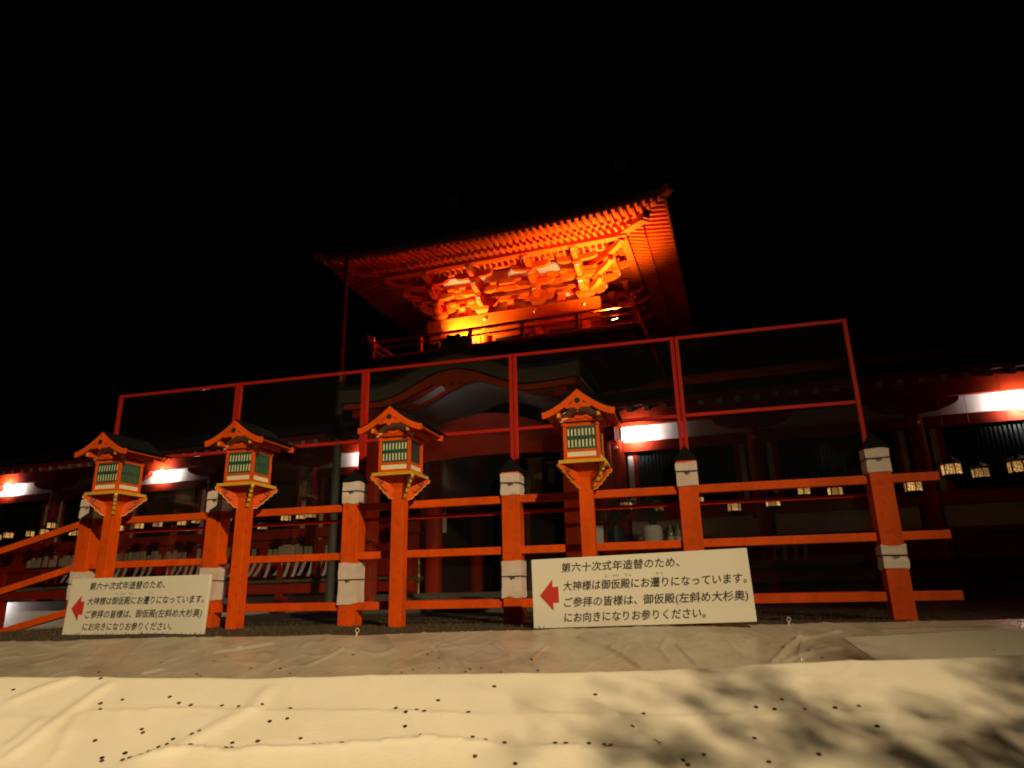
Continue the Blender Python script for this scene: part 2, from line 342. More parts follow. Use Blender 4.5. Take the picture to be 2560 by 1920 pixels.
# ------------------------------------------------------------------ clear screens in red frames behind the fence
YS = 7.32
ords = ['leftmost', 'second from the left', 'middle', 'second from the right', 'rightmost']
for k in range(5):
    xa, xb = PX[k]+.004, PX[k+1]-.004
    t = thing('screen_frame', f'tall red metal frame with clear panes behind the fence, {ords[k]} of five', 'screen', ((xa+xb)/2, YS, 0), group='framed clear screens behind the fence')
    ww = (xb-xa)/2
    me = MB().box(-.021, .021, -.02, .02, 0, 2.97).mesh('upright', 'frame_red')
    for s_ in (-1, 1): ob('upright', me, t, (s_*(ww-.021), 0, 0), bevel=.004)
    bm_ = MB().box(-ww+.042, ww-.042, -.018, .018, -.019, .019).mesh('bar', 'frame_red')
    for z in (.23, 1.14, 2.07, 2.95): ob('bar', bm_, t, (0, 0, z), bevel=.004)
    for z0, z1 in ((.25, 1.12), (1.16, 2.05), (2.09, 2.93)):
        ob('pane', MB().box(-ww+.042, ww-.042, -.0015, .0015, z0, z1).mesh('pane', 'pane'), t)

# ------------------------------------------------------------------ standing lanterns
YL = YF-.4
def make_lantern(solid):
    t = ob('standing_lantern', None)
    c = .165                                       # body half width; origin at the shaft foot, body front at y = -c
    ob('shaft', MB().box(-.068, .068, -.068, .068, -.15, 1.50).mesh('shaft', 'vermilion'), t, bevel=.005)
    ob('collar', MB().frus(-.13, .13, -.13, .13, 1.40, 1.52, .54).mesh('collar', 'vermilion'), t)
    ob('platform', MB().box(-.225, .225, -.225, .225, 1.522, 1.545).mesh('platform', 'vermilion'), t)
    mb = MB(); q = .231
    for x0, x1, y0, y1 in ((-q, q, -q, -.2252), (-q, q, .2252, q), (-q, -.2252, -.2252, .2252), (.2252, q, -.2252, .2252)): mb.box(x0, x1, y0, y1, 1.518, 1.552)
    ob('trim', mb.mesh('trim', 'yellow'), t)
    # corner brackets on the diagonals: scalloped outline with a yellow rim and a dark scroll
    out = [(.06, 1.515), (.33, 1.515), (.335, 1.495), (.315, 1.475), (.29, 1.47), (.28, 1.44), (.25, 1.43), (.235, 1.395), (.205, 1.385), (.19, 1.35), (.155, 1.335), (.13, 1.30), (.06, 1.285)]
    for a in range(4):
        A = R(45+90*a); ca, sa = math.cos(A), math.sin(A)
        fn = lambda u, v, w_, ca=ca, sa=sa: (u*ca-w_*sa, u*sa+w_*ca, v)
        br = ob('bracket', MB().prism(out, -.013, .013, fn).mesh('bracket', 'vermilion'), t)
        mb = MB()
        for (u0, v0), (u1, v1) in zip(out[1:], out[2:]):
            du, dv = u1-u0, v1-v0; l = math.hypot(du, dv); nu, nv = -dv/l*-.0, 0
            nu, nv = (dv/l, -du/l) if False else (-dv/l*-1, du/l*-1)
            mb.prism([(u0, v0), (u1, v1), (u1+nu*-.006, v1+nv*-.006), (u0+nu*-.006, v0+nv*-.006)], -.0165, .0165, fn)
        ob('rim', mb.mesh('rim', 'yellow'), br)
        mb = MB()
        for sd in (-.0165, .0165):
            pts = []
            for i in range(15):
                th = i*.55; rr_ = .034-.0021*i; pts.append(fn(.225+rr_*math.cos(th), 1.462+rr_*math.sin(th), sd))
            mb.path(pts, .006, 5); mb.path([fn(.255, 1.445, sd), fn(.215, 1.41, sd), fn(.17, 1.37, sd), fn(.145, 1.375, sd)], .006, 5)
        ob('scroll', mb.mesh('scroll', 'wood_dark'), br)
    # body
    for sx in (-1, 1):
        for sy in (-1, 1): ob('corner_post', MB().box(sx*c-.017, sx*c+.017, sy*c-.017, sy*c+.017, 1.546, 1.925).mesh('corner_post', 'vermilion'), t, bevel=.003)
    for a in range(4):
        A = R(90*a); RM = Matrix.Rotation(A, 4, 'Z')
        B = lambda x0, x1, y0, y1, z0, z1, m_, nm: ob(nm, MB().box(x0, x1, y0, y1, z0, z1, M=RM).mesh(nm, m_), t)
        B(-c+.018, c-.018, -c-.010, -c+.012, 1.548, 1.588, 'vermilion', 'sill'); B(-c+.018, c-.018, -c-.004, -c+.006, 1.590, 1.640, 'cream', 'white_panel')
        B(-c+.018, c-.018, -c-.012, -c+.012, 1.642, 1.664, 'vermilion', 'mid_rail'); B(-c-.03, c+.03, -c-.014, -c+.012, 1.90, 1.942, 'vermilion', 'head_rail')
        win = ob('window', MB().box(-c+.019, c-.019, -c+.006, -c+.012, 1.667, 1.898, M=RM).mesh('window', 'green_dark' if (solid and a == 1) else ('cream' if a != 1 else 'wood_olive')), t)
        if not (solid and a == 1):
            mb = MB(); W = c-.02
            for i in range(9):
                x = -W+2*W*i/8; mb.box(x-.0075, x+.0075, -c-.006, -c+.004, 1.667, 1.898, M=RM)
            for z in (1.676, 1.779, 1.792, 1.889): mb.box(-W, W, -c-.008, -c+.003, z-.009 if z != 1.792 else z-.003, z+.009 if z != 1.779 else z+.003, M=RM)
            ob('lattice', mb.mesh('lattice', 'green'), win)
    # gable roof, ridge running back, curved bargeboards
    n = 14; top = []; bot = []
    for i in range(2*n+1):
        u = (i-n)/n; x = .365*u; z = 2.010+.232*(1-abs(u))**1.38+.014*abs(u)**3
        top.append((x, z)); bot.append((x*.985, z-.064-.010*(1-abs(u))))
    fy = lambda u, v, w_: (u, w_, v)
    for yy, nm in ((-.33, 'bargeboard'), (.30, 'bargeboard')): ob(nm, MB().strip(top, bot, yy, yy+.03, fy).mesh(nm, 'vermilion'), t)
    ob('roof', MB().strip([(x*1.035, z+.02) for x, z in top], [(x*.99, z+.001) for x, z in top], -.31, .42, fy).mesh('roof', 'roof_black'), t)
    ob('eave_board', MB().strip([(x*.96, z-.012) for x, z in top], [(x*.94, z-.026) for x, z in top], -.298, .38, fy).mesh('eave_board', 'vermilion'), t)
    # pediment: cream board, carved pendant with a dark hexagonal eye, frog-leg strut
    gb = [(x, z-.075) for x, z in top if abs(x) < .22]
    ob('pediment', MB().prism(gb+[(.22, 1.943), (-.22, 1.943)], -.19, -.175, fy).mesh('pediment', 'cream'), t)
    pend = [(-.012, 2.165), (-.045, 2.15), (-.055, 2.12), (-.05, 2.095), (-.075, 2.08), (-.12, 2.07), (-.135, 2.05), (-.11, 2.035), (-.07, 2.04), (-.035, 2.045), (0, 2.015)]
    pend = pend+[(-x, z) for x, z in reversed(pend[:-1])]
    pend = [(x, z+.012) for x, z in pend]
    pe = ob('pendant', MB().prism(pend, -.335, -.315, fy).mesh('pendant', 'vermilion'), t)
    hexa = [(.030*math.cos(R(60*i+30)), 2.124+.030*math.sin(R(60*i+30))) for i in range(6)]
    ob('eye', MB().prism(hexa, -.341, -.330, fy).mesh('eye', 'hole'), pe)
    strut = [(-.17, 1.944), (-.165, 1.966), (-.11, 1.976), (-.06, 2.006), (0, 2.016), (.06, 2.006), (.11, 1.976), (.165, 1.966), (.17, 1.944)]
    st = ob('strut', MB().prism(strut, -.215, -.192, fy).mesh('strut', 'vermilion'), t)
    ob('scroll', MB().path([(-.13, -.218, 1.955), (-.09, -.218, 1.96), (-.06, -.218, 1.985), (-.03, -.218, 1.96), (.03, -.218, 1.96), (.06, -.218, 1.985), (.09, -.218, 1.96), (.13, -.218, 1.955)], .004, 5).mesh('scroll', 'vermilion_old'), st)
    for sx in (-1, 1):
        for k_, zz in ((.2, 1.965),): ob('purlin', MB().box(sx*k_-.02, sx*k_+.02, -.30, .28, zz, zz+.055, ).mesh('purlin', 'vermilion'), t)
        ob('purlin_end', MB().box(sx*.2-.014, sx*.2+.014, -.305, -.301, 1.972, 2.008).mesh('purlin_end', 'yellow'), t)
    return t
lat = make_lantern(False); sol = make_lantern(True)
LXS = [-6.68, -4.875, -2.98, -.97]
LLAB = ['orange standing lantern on a square shaft behind the left sign board', 'orange standing lantern just right of the left sign board, latticed on both faces',
        'orange standing lantern in the middle with a solid dark green side panel', 'orange standing lantern rising behind the right sign board']
for i, (x, lb) in enumerate(zip(LXS, LLAB)):
    src = sol if i == 2 else lat
    o = src if i in (0, 2) else copy_tree(lat)
    o.location = (x, YL+.165, 0); o.rotation_euler.z = R([-.5, .4, -.3, .6][i]); tag(o, lb, 'lantern', 'standing lanterns in front of the fence')

# ------------------------------------------------------------------ sign boards
def text_mesh(s_, size, width):
    c = bpy.data.curves.new('t', 'FONT'); c.body = s_; c.size = size; c.shear = .12; c.resolution_u = 3
    o = bpy.data.objects.new('t', c); COL.objects.link(o); bpy.context.view_layer.update()
    me = bpy.data.meshes.new_from_object(o.evaluated_get(bpy.context.evaluated_depsgraph_get())); bpy.data.objects.remove(o)
    xs_ = [v.co.x for v in me.vertices]; a, b = min(xs_), max(xs_); k = width/(b-a)
    q = size*.014; mb = MB(); P_ = [list(p.vertices) for p in me.polygons]; dxs = ((0, 0), (q, 0), (-q, 0), (0, q), (0, -q))
    for i, (dx, dz) in enumerate(dxs if size > .05 else dxs[:1]): mb.add([((v.co.x-a)*k+dx, -.0002*i, v.co.y+dz) for v in me.vertices], P_)
    n2 = bpy.data.meshes.new('lettering'); n2.from_pydata(mb.v, [], mb.f); n2.materials.append(M['ink']); return n2
TXT = [('第六十次式年造替のため、', .147, .70, .20), ('大神様は御仮殿にお遷りになっています。', .150, .985, .468), ('ご参拝の皆様は、', .152, .492, .70), ('御仮殿(左斜め大杉奥)', .52, .98, .70), ('にお向きになりお参りください。', .150, .79, .915)]
TM = None
def sign(label, W, H, loc, rz, ry, lean, feet):
    global TM
    t = thing('sign_board', label, 'sign', loc, (R(-lean), R(ry), R(rz)), 'white notice boards in front of the fence')
    ob('board', MB().box(-W/2, W/2, 0, .035, .025, H).mesh('board', 'board_white'), t, bevel=.004)
    for sx in feet: ob('foot', MB().box(sx*W*.47-.02, sx*W*.47+.02, -.01, .075, -.06, .024).mesh('foot', 'board_edge'), t)
    if TM is None:
        TM = [(text_mesh(s_, .088, (b-a)*1.88), a, v) for s_, a, b, v in TXT]
        TM += [(text_mesh(s_, .026, wd), a, .31) for s_, a, wd in (('お', .352, .025), ('か', .388, .027), ('り', .405, .024), ('てん', .445, .06), ('うつ', .588, .06))]
    for me, u, v in TM: ob('lettering', me, t, (-W/2+u*W, -.0025, .025+(H-.025)*(1-v))).scale = (W/1.89, 1, H/.62)
    P = lambda u, v: (-W/2+u*W, .025+(H-.025)*(1-v))
    ar = [P(.037, .535), P(.100, .305), P(.100, .415), P(.128, .415), P(.128, .645), P(.100, .645), P(.100, .755)]
    ob('arrow', MB().prism(ar, -.004, -.001, lambda u, v, w_: (u, w_, v)).mesh('arrow', 'arrow_red'), t)
    return t
sign('white notice board with red arrow in front of the right-hand lantern', 1.89, .62, (-.48, 6.26, -.005), -1.0, -1.2, 3, ())
sign('white notice board with red arrow in front of the leftmost lantern', 1.74, .575, (-5.44, 5.98, -.03), -3, 0, 3, (-1,))

# pegs with a ring, holding the sheet's edge
for x, y, lb in ((891, 1590, 'small white ring peg pinning the sheet below the third fence post'), (1972, 1562, 'small pale ring peg pinning the sheet right of the right sign'), (2550, 1572, 'pale peg holding the sheet at the far right edge')):
    l, d = hit(x, y, sheet_base); X, Y = XY(l, d); z = sheet_z(l, d)
    mb = MB().tube((0, 0, -.05), (0, 0, .03), .009, .007, 8)
    mb.path([(.015*math.cos(i*.52), .0, .044+.018*math.sin(i*.52)) for i in range(13)], .0035, 6)
    tag(ob('ring_peg', mb.mesh('ring_peg', 'wrap_cloth'), None, (X, Y, z), (0, R(8), R(20))), lb, 'peg')

# ------------------------------------------------------------------ coins
cm = MB().lathe([(.0108, -.0009), (.0118, -.0006), (.0118, .0006), (.0108, .0009)], n=18).mesh('coin', 'coin')
CW7 = [(432,262),(432,362),(430,390),(527,345),(52,317),(732,329),(772,353),(823,359),(959,356),(1031,358),(1132,357),(1254,371),(1165,425),(1241,414),(612,460),(617,475),(410,510),(441,578),(440,590),(541,559),(606,573),(643,555),(684,537),(720,526),(747,503),(828,485),(860,473),(530,588),(560,580),(820,537),(878,544),(940,552),(975,552),(1003,519),(1000,543),(1113,513),(1129,547),(1152,549),(1196,544),(1232,545),(1298,501),(1355,539),(1380,541),(1475,527),(1710,367),(1753,394),(1800,376),(1833,391),(1750,450),(1893,334),(2024,386),(2135,273),(1718,516),(1820,503),(1855,503),(2042,493),(2097,506),(2180,518),(2052,579)]
CW8 = [(360,304),(568,382),(1056,373),(1136,384),(1168,340),(1267,383),(1398,377),(1502,374),(1580,457),(524,458),(620,515),(640,534),(187,520),(233,520),(333,525),(398,517),(410,532),(426,523),(1048,497),(829,567),(1110,598),(1326,568),(740,595),(760,610),(14,607)]
CG7 = [(697,170),(427,208),(498,228),(867,225),(925,162),(1083,192),(1210,197),(1525,133),(1847,138),(1895,148),(1897,192),(1735,211),(1783,200),(2080,190),(2165,208),(2010,208),(2030,200),(1253,216),(975,142),(850,216)]
CG8 = [(1340,146),(85,160),(113,204)]
random.seed(3)
def coin(px, hb, zf, label, group):
    l, d = hit(*px, hb); l += 0; e = .012
    z = (zf(l-e, d)+zf(l+e, d)+zf(l, d-e)+zf(l, d+e))/4; z = max(z, zf(l, d))
    gl_, gd = (zf(l+e, d)-zf(l-e, d))/(2*e), (zf(l, d+e)-zf(l, d-e))/(2*e)
    n = Vector((-(gl_*cs-gd*sn), -(gl_*sn+gd*cs), 1)).normalized(); X, Y = XY(l, d)
    n = (n+Vector((random.uniform(-.06, .06), random.uniform(-.06, .06), 0))).normalized()
    o = ob('coin', cm, None, Vector((X, Y, z))+n*.0022); o.rotation_euler = n.to_track_quat('Z', 'Y').to_euler(); s_ = .86*random.choice((1, 1, 1, .92, 1.1)); o.scale = (s_, s_, s_)
    tag(o, label, 'coin', group)
for fn, lst in ((r7, CW7), (r8, CW8)):
    for q in lst: coin(fn(*q), cloth_base, cloth_z, 'small dark brown coin lying on the white cloth', 'coins on the white cloth')
for fn, lst in ((r7, CG7), (r8, CG8)):
    for q in lst: coin(fn(*q), sheet_base, sheet_z, 'small dark coin lying on the grey plastic sheet', 'coins on the grey sheet')

# ------------------------------------------------------------------ gate
GX, GY = -3.6, 14.5
BROT = R(-4.3); TB = math.tan(-BROT)      # the gate and corridors stand turned a little against the fence
def bw(x, y, z=None):                    # point sighted on the plane y = const -> same sight line on the turned plane
    k = (y+GX*TB)/(y+x*TB); return (k*x, k*y) if z is None else (k*x, k*y, CAMZ+(z-CAMZ)*k)
G = Vector((GX, GY, 0))
gate = thing('gate_tower', 'two-storey vermilion shrine gate with floodlit upper storey and bracketed eaves', 'gate', G, (0, 0, BROT))
BH, EH, EY = 1.85, 3.9, 12.42       # body half width, eave half width, eave front
OV = GY-.05-EY; BD = 5.3; YB = GY-.05+BD
def gb(name, mb, m_, parent=gate, bevel=0, po=None): return ob(name, mb.mesh(name, m_), parent, bevel=bevel)
# all gate meshes are written in gate-local coordinates: x across, y back from the front wall, z up
ov = 2.03
# lower storey
for x in (-1.95, 1.95):
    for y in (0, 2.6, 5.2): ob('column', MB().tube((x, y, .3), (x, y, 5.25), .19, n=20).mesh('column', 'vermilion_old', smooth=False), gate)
gb('podium', MB().box(-2.6, 2.6, -2.6, 6, -.1, .3), 'stone')
for i in range(3): gb('step', MB().box(-2.0, 2.0, -3.5+.3*i, -3.2+.3*i, -.1, .08+.075*i), 'stone')
gb('lower_wall', MB().box(-1.78, 1.78, 3.0, 3.1, .3, 5.2), 'wood_dark')
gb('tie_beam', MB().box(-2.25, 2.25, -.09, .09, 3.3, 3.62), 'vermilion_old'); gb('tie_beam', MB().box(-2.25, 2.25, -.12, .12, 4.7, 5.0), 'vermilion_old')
for x in (-1.95, 1.95): gb('side_wall', MB().box(x-.05, x+.05, .2, 5.0, 2.2, 5.2), 'plaster')
for x in (-1.25, 1.25): gb('door_leaf', MB().box(x-.5, x+.5, 2.9, 2.97, .35, 3.1), 'wood_dark')
# balcony: joist beam, plank floor, balustrade
by0, by1, bh = -1.22, 6.5, 3.12
gb('balcony_beam', MB().box(-bh+.12, bh-.12, by0+.14, by0+.34, 5.02, 5.32), 'vermilion_old')
gb('balcony_beam', MB().box(bh-.32, bh-.12, by0+.35, by1-.2, 5.02, 5.32), 'vermilion_old'); gb('balcony_beam', MB().box(-bh+.12, -bh+.32, by0+.35, by1-.2, 5.02, 5.32), 'vermilion_old')
gb('balcony_soffit', MB().box(-bh+.33, bh-.33, by0+.36, by1-.2, 5.2, 5.31), 'wood_dark')
pk = MB().box(-.0525, .0525, 0, 1.35, 0, .085).mesh('plank', 'wood_olive')
n = int(2*bh/.112)
for i in range(n): ob('plank', pk, gate, (-bh+.056+i*(2*bh-.112)/(n-1), by0, 5.325))
gb('balcony_floor', MB().box(-bh, bh, by0+1.355, by1, 5.325, 5.41), 'wood_olive')
def rail_run(a, b, z, r_, name, flick=True):
    a, b = Vector(a), Vector(b); d = (b-a).normalized(); mb = MB(); A = a-d*.22; B_ = b+d*.22
    mb.tube((a.x, a.y, z), (b.x, b.y, z), r_, n=8)
    if flick:
        for p, q in ((a, -d), (b, d)):
            prev = Vector((p.x, p.y, z))
            for k, dz in ((.12, .012), (.22, .04), (.32, .10)):
                nx_ = Vector((p.x+q.x*k, p.y+q.y*k, z+dz)); mb.tube(prev, nx_, r_, n=8); prev = nx_
    return gb(name, mb, 'vermilion_gate')
fy0 = by0+.10; fx = bh-.10
for a, b in (((-fx, fy0, 0), (fx, fy0, 0)), ((fx, fy0+.01, 0), (fx, by1-.1, 0)), ((-fx, fy0+.01, 0), (-fx, by1-.1, 0))):
    rail_run(a, b, 5.86, .033, 'top_rail'); rail_run(a, b, 5.70, .024, 'mid_rail', False); rail_run(a, b, 5.47, .03, 'base_rail', False)
bp_ = MB().box(-.04, .04, -.04, .04, 5.41, 5.83).mesh('baluster', 'vermilion_gate')
for i in range(6):
    x = -fx+2*fx*i/5; ob('baluster', bp_, gate, (x, fy0, 0), bevel=.004)
for i in range(1, 6):
    for sx in (-1, 1): ob('baluster', bp_, gate, (sx*fx, fy0+(by1-.1-fy0)*i/5, 0), bevel=.004)
for sx in (-1, 1): gb('brass_cap', MB().lathe([(.045, 0), (.05, .03), (.03, .05), (.045, .09), (.02, .14), (.004, .16)], (sx*fx, fy0, 5.895), 10), 'brass')
# upper storey wall
gb('wall', MB().box(-BH, BH, .06, BD, 5.41, 7.75), 'plaster')
gb('sill_beam', MB().box(-2.05, 2.05, -.10, .055, 5.42, 5.60), 'vermilion_gate'); gb('waist_beam', MB().box(-2.1, 2.1, -.08, .055, 6.09, 6.24), 'vermilion_gate', bevel=.008)
hb = gb('head_beam', MB().box(-2.13, 2.13, -.13, .055, 6.33, 6.615), 'vermilion_gate', bevel=.012)
cut = MB()
for x in (-1.76, -.62, .62, 1.76):
    s_ = ob('stud', MB().lathe([(.048, 0), (.05, .008), (.03, .022), (.008, .034)], n=12).mesh('stud', 'brass'), hb, (x, -.131, 6.48), (R(90), 0, 0))
for x in (-1.78, -.66, .66, 1.78): gb('pillar', MB().tube((x, .02, 5.41), (x, .02, 6.33), .11, n=14), 'vermilion_gate')
for x0 in (-1.64, -.52, .80):
    wd = .84 if x0 != -.52 else 1.04
    gb('door_panel', MB().box(x0, x0+wd, .0, .055, 5.61, 6.085), 'vermilion_gate'); gb('lattice_panel', MB().box(x0+.1, x0+wd-.1, -.012, -.002, 5.70, 6.0), 'green_dark')
for sx in (-1, 1):
    for z0, z1, o_ in ((6.33, 6.615, .13), (6.09, 6.24, .08), (5.42, 5.60, .1)): gb('side_beam', MB().box(sx*BH, sx*(BH+o_), .056, BD, z0, z1), 'vermilion_gate')
    for y in (1.7, 3.5, 5.2): gb('pillar', MB().tube((sx*BH, y, 5.41), (sx*BH, y, 6.33), .11, n=12), 'vermilion_gate')

# bracket sets
def arm(L2, H, T):                                    # bracket arm with curved lower ends; along u, centred
    k = [(-L2, H), (-L2, H*.55), (-L2*.93, H*.30), (-L2*.80, H*.10), (-L2*.62, 0), (L2*.62, 0), (L2*.80, H*.10), (L2*.93, H*.30), (L2, H*.55), (L2, H)]
    return k
ARM = MB().prism(arm(.36, .13, 0), -.055, .055, lambda u, v, t: (u, t, v)).mesh('arm', 'vermilion_gate')
ARM2 = MB().prism(arm(.46, .13, 0), -.055, .055, lambda u, v, t: (u, t, v)).mesh('arm', 'vermilion_gate')
def nose(Lf): return [(0, .14), (0, 0), (Lf*.55, 0), (Lf*.78, .02), (Lf*.93, .06), (Lf, .11), (Lf, .14)]
NOSE = {k: MB().prism(nose(k), -.055, .055, lambda u, v, t: (t, -u, v)).mesh('nose_arm', 'vermilion_gate') for k in (.42, .74, 1.06)}
BLK = MB().frus(-.085, .085, -.085, .085, 0, .05, .68).box(-.085, .085, -.085, .085, .05, .10).mesh('block', 'vermilion_gate')
BIG = MB().frus(-.17, .17, -.17, .17, 0, .09, .62).box(-.17, .17, -.17, .17, .09, .17).mesh('big_block', 'vermilion_gate')
TIPM = MB().box(-.05, .05, -.006, 0, .105, .138).mesh('white_tip', 'white_paint')
ZB = 6.618; S1 = .34
def bracket(x, y, rot, corner=False):
    t = ob('bracket_set', BIG, gate, (x, y, ZB), (0, 0, rot))
    lv = [(.17, 0, .42), (.42, S1, .74), (.67, 2*S1, 1.06)]
    for i, (z, f, nl) in enumerate(lv):
        ob('nose_arm', NOSE[nl], t, (0, 0, z)); ob('cross_arm', ARM if i == 0 else ARM2, t, (0, -f, z-(0 if i == 0 else .0)))
        w_ = .30 if i == 0 else .39
        for u in (-w_, 0, w_):
            ob('block', BLK, t, (u, -f, z+.142))
        ob('block', BLK, t, (0, -f-S1, z+.142)); ob('white_tip', TIPM, t, (0, -nl-.001, z))
    ob('cross_arm', ARM2, t, (0, -3*S1, .93-.02))
    for u in (-.39, 0, .39): ob('block', BLK, t, (u, -3*S1, .91+.142-.012))
    return t
for x in (-.69, .69): bracket(x, 0, 0)
for sx in (-1, 1):
    bracket(sx*1.78, 0, 0); bracket(sx*BH, .07, sx*R(90))
    for y in (1.7, 3.5, 5.2): bracket(sx*BH, y, sx*R(90))
    # diagonal corner arms: long curved members running out to the eave corner
    for z, lo in ((.17, .60), (.42, 1.05), (.67, 1.5), (.93, 2.0)):
        me_ = MB().prism(nose(lo), -.06, .06, lambda u, v, t: (t, -u, v)).mesh('corner_arm', 'vermilion_gate')
        c_ = ob('corner_arm', me_, gate, (sx*1.80, .03, ZB+z+.003), (0, 0, sx*R(45)))
        ob('block', BLK, c_, (0, -lo+.12, .142))
    tl = ob('tail_rafter', MB().box(-.075, .075, -2.35, 0, 0, .16).mesh('tail_rafter', 'vermilion_gate'), gate, (sx*1.8, .03, ZB+.99), (R(3), 0, sx*R(45)))
    ob('end_cap', MB().box(-.078, .078, -2.36, -2.352, .0, .163).mesh('end_cap', 'hole'), tl)
# centre strut between the middle brackets, small struts at the sides, bracket wall bands, latticed soffit ribs
for x in (-1.23, 0, 1.23):
    s_ = gb('strut', MB().frus(x-.09, x+.09, -.055, .055, 6.62, 6.80, 1.15), 'vermilion_gate'); ob('block', BLK, s_, (x, 0, 6.802)); 
for z in (6.905, 7.16): gb('wall_band', MB().box(-BH-.05, BH+.05, -.045, .058, z, z+.11), 'vermilion_gate')
for f, z in ((S1, 7.185), (2*S1, 7.44)): gb('bracket_purlin', MB().box(-1.78-f-.35, 1.78+f+.35, -f-.045, -f+.045, z, z+.09), 'vermilion_gate')
for i in range(34):
    x = -2.4+4.8*i/33
    gb('soffit_rib', MB().prism([(0, 0), (.30, .20), (.30, .235), (0, .035)], -.022, .022, lambda u, v, t, x=x: (x+t, -2*S1-.05-u, 7.42+v)), 'vermilion_gate')
gb('soffit_board', MB().prism([(.10, .066), (.24, .158), (.24, .172), (.10, .08)], -2.5, 2.5, lambda u, v, t: (t, -2*S1-.05-u, 7.462+v)), 'white_paint')
gb('purlin', MB().box(-2.95, 2.95, -3*S1-.09, -3*S1+.08, 7.47, 7.80), 'vermilion_gate')
for sx in (-1, 1):
    gb('purlin', MB().box(sx*(BH+3*S1)-.08, sx*(BH+3*S1)+.08, -1.0, BD+1.0, 7.47, 7.80), 'vermilion_gate')

# eaves: two tiers of rafters, sprung up to the corners
def lift(t): return .17*max(0, (abs(t)-1.5)/2.4)**2
RZ0 = 7.80
BAS = MB().box(-.032, .032, 0, 1, -.08, 0).mesh('rafter', 'vermilion_gate')     # unit length along y, scaled
FLY = MB().box(-.030, .030, 0, 1, -.07, 0).box(-.0305, .0305, -.004, -.001, -.0705, .0005, 1).mesh('flying_rafter', ['vermilion_gate', 'white_paint'])
PITCH1, PITCH2 = .25, .12
def zr1(d): return RZ0+.10-PITCH1*(d-.0)          # underside line of base tier at distance d out from the wall
EO1, EO2 = 1.50, 2.03
def tier(parent_pts):
    pass
roof = ob('roof_frame', MB().box(-2.0, 2.0, .08, BD-.05, 7.78, 7.95).mesh('roof_frame', 'vermilion_old'), gate)
def rafters_front():
    n = 52
    for i in range(n):
        x = -EH+.08+(2*EH-.16)*i/(n-1); ax = abs(x); st = max(0, ax-BH)
        for (o_in, o_out, me_, zf, pt) in ((max(0, st), EO1, BAS, zr1, PITCH1), (max(EO1-.25, st), EO2, FLY, lambda d: zr1(EO1)+.10-PITCH2*(d-EO1+.25), PITCH2)):
            if o_out-o_in < .05: continue
            o = ob('rafter', me_, roof, (x, -o_out, zf(o_out)+lift(x)*(o_out/EO2)), (math.atan(pt), 0, 0)); o.scale = (1, (o_out-o_in)/math.cos(math.atan(pt)), 1)
def side_list():
    out = []; L0, L1 = -EO2+.08, BD+EO2-.08; n = 62; mid = BD/2
    for i in range(n):
        y = L0+(L1-L0)*i/(n-1); st = max(0, -y, y-BD)
        for (o_in, o_out, k, zf, pt) in ((st, EO1, 0, zr1, PITCH1), (max(EO1-.25, st), EO2, 1, lambda d: zr1(EO1)+.10-PITCH2*(d-EO1+.25), PITCH2)):
            if o_out-o_in < .05: continue
            out.append((y, o_in, o_out, k, zf(o_out)+lift((y-mid)*EH/(BD/2+EO2))*(o_out/EO2), pt))
    return out
rafters_front()
for y, oi_, oo, k, z, pt in side_list():              # right-hand eave: each rafter singly
    o = ob('rafter', (BAS, FLY)[k], roof, (BH+oo, y, z), (0, 0, 0)); o.rotation_mode = 'XYZ'
    o.matrix_basis = Matrix.Translation((BH+oo, y, z)) @ Matrix.Rotation(R(90), 4, 'Z') @ Matrix.Rotation(math.atan(pt), 4, 'X') @ Matrix.Diagonal((1, (oo-oi_)/math.cos(math.atan(pt)), 1, 1))
mb = MB()
for y, oi_, oo, k, z, pt in side_list():              # left-hand eave in the dark: joined
    MM = Matrix.Translation((-BH-oo, y, z)) @ Matrix.Rotation(R(-90), 4, 'Z') @ Matrix.Rotation(math.atan(pt), 4, 'X') @ Matrix.Diagonal((1, (oo-oi_), 1, 1))
    mb.box(-.032, .032, 0, 1, -.08, 0, M=MM)
o = ob('rafter_row', mb.mesh('rafter_row', 'vermilion_gate'), roof); o['kind'] = 'stuff'
# boards: base-tier edge beam (kioi), eave edge board, soffit boards following the lift
def eave_loop(out_d, zf, n=26):
    pts = []
    X = BH+out_d
    for i in range(n+1): x = -X+2*X*i/n; pts.append((x, -out_d, zf+lift(x*EH/X)*(out_d/EO2)))
    for i in range(1, n+1): y = -out_d+(BD+2*out_d)*i/n; pts.append((X, y, zf+lift((y-BD/2)*EH/(BD/2+out_d))*(out_d/EO2)))
    for i in range(1, n+1): x = X-2*X*i/n; pts.append((x, BD+out_d, zf+lift(x*EH/X)*(out_d/EO2)))
    for i in range(1, n): y = BD+out_d-(BD+2*out_d)*i/n; pts.append((-X, y, zf+lift((y-BD/2)*EH/(BD/2+out_d))*(out_d/EO2)))
    return pts
def ring(name, d0, z0, d1, z1, th, m_):               # closed band between two eave loops
    A = eave_loop(d0, z0); B_ = eave_loop(d1, z1); n_ = len(A)
    vs_ = A+B_+[(x, y, z+th) for x, y, z in A]+[(x, y, z+th) for x, y, z in B_]; fs_ = []
    for i in range(n_):
        j = (i+1) % n_; fs_ += [(i, j, n_+j, n_+i), (2*n_+i, 3*n_+i, 3*n_+j, 2*n_+j), (n_+i, n_+j, 3*n_+j, 3*n_+i), (i, 2*n_+i, 2*n_+j, j)]
    return ob(name, MB().add(vs_, fs_).mesh(name, m_), roof)
zf1, zf2 = zr1(EO1), zr1(EO1)+.10-PITCH2*(EO2-EO1+.25)
ring('soffit_boards', .0, zr1(0)+.006, EO1-.01, zf1+.006, .012, 'vermilion_gate')
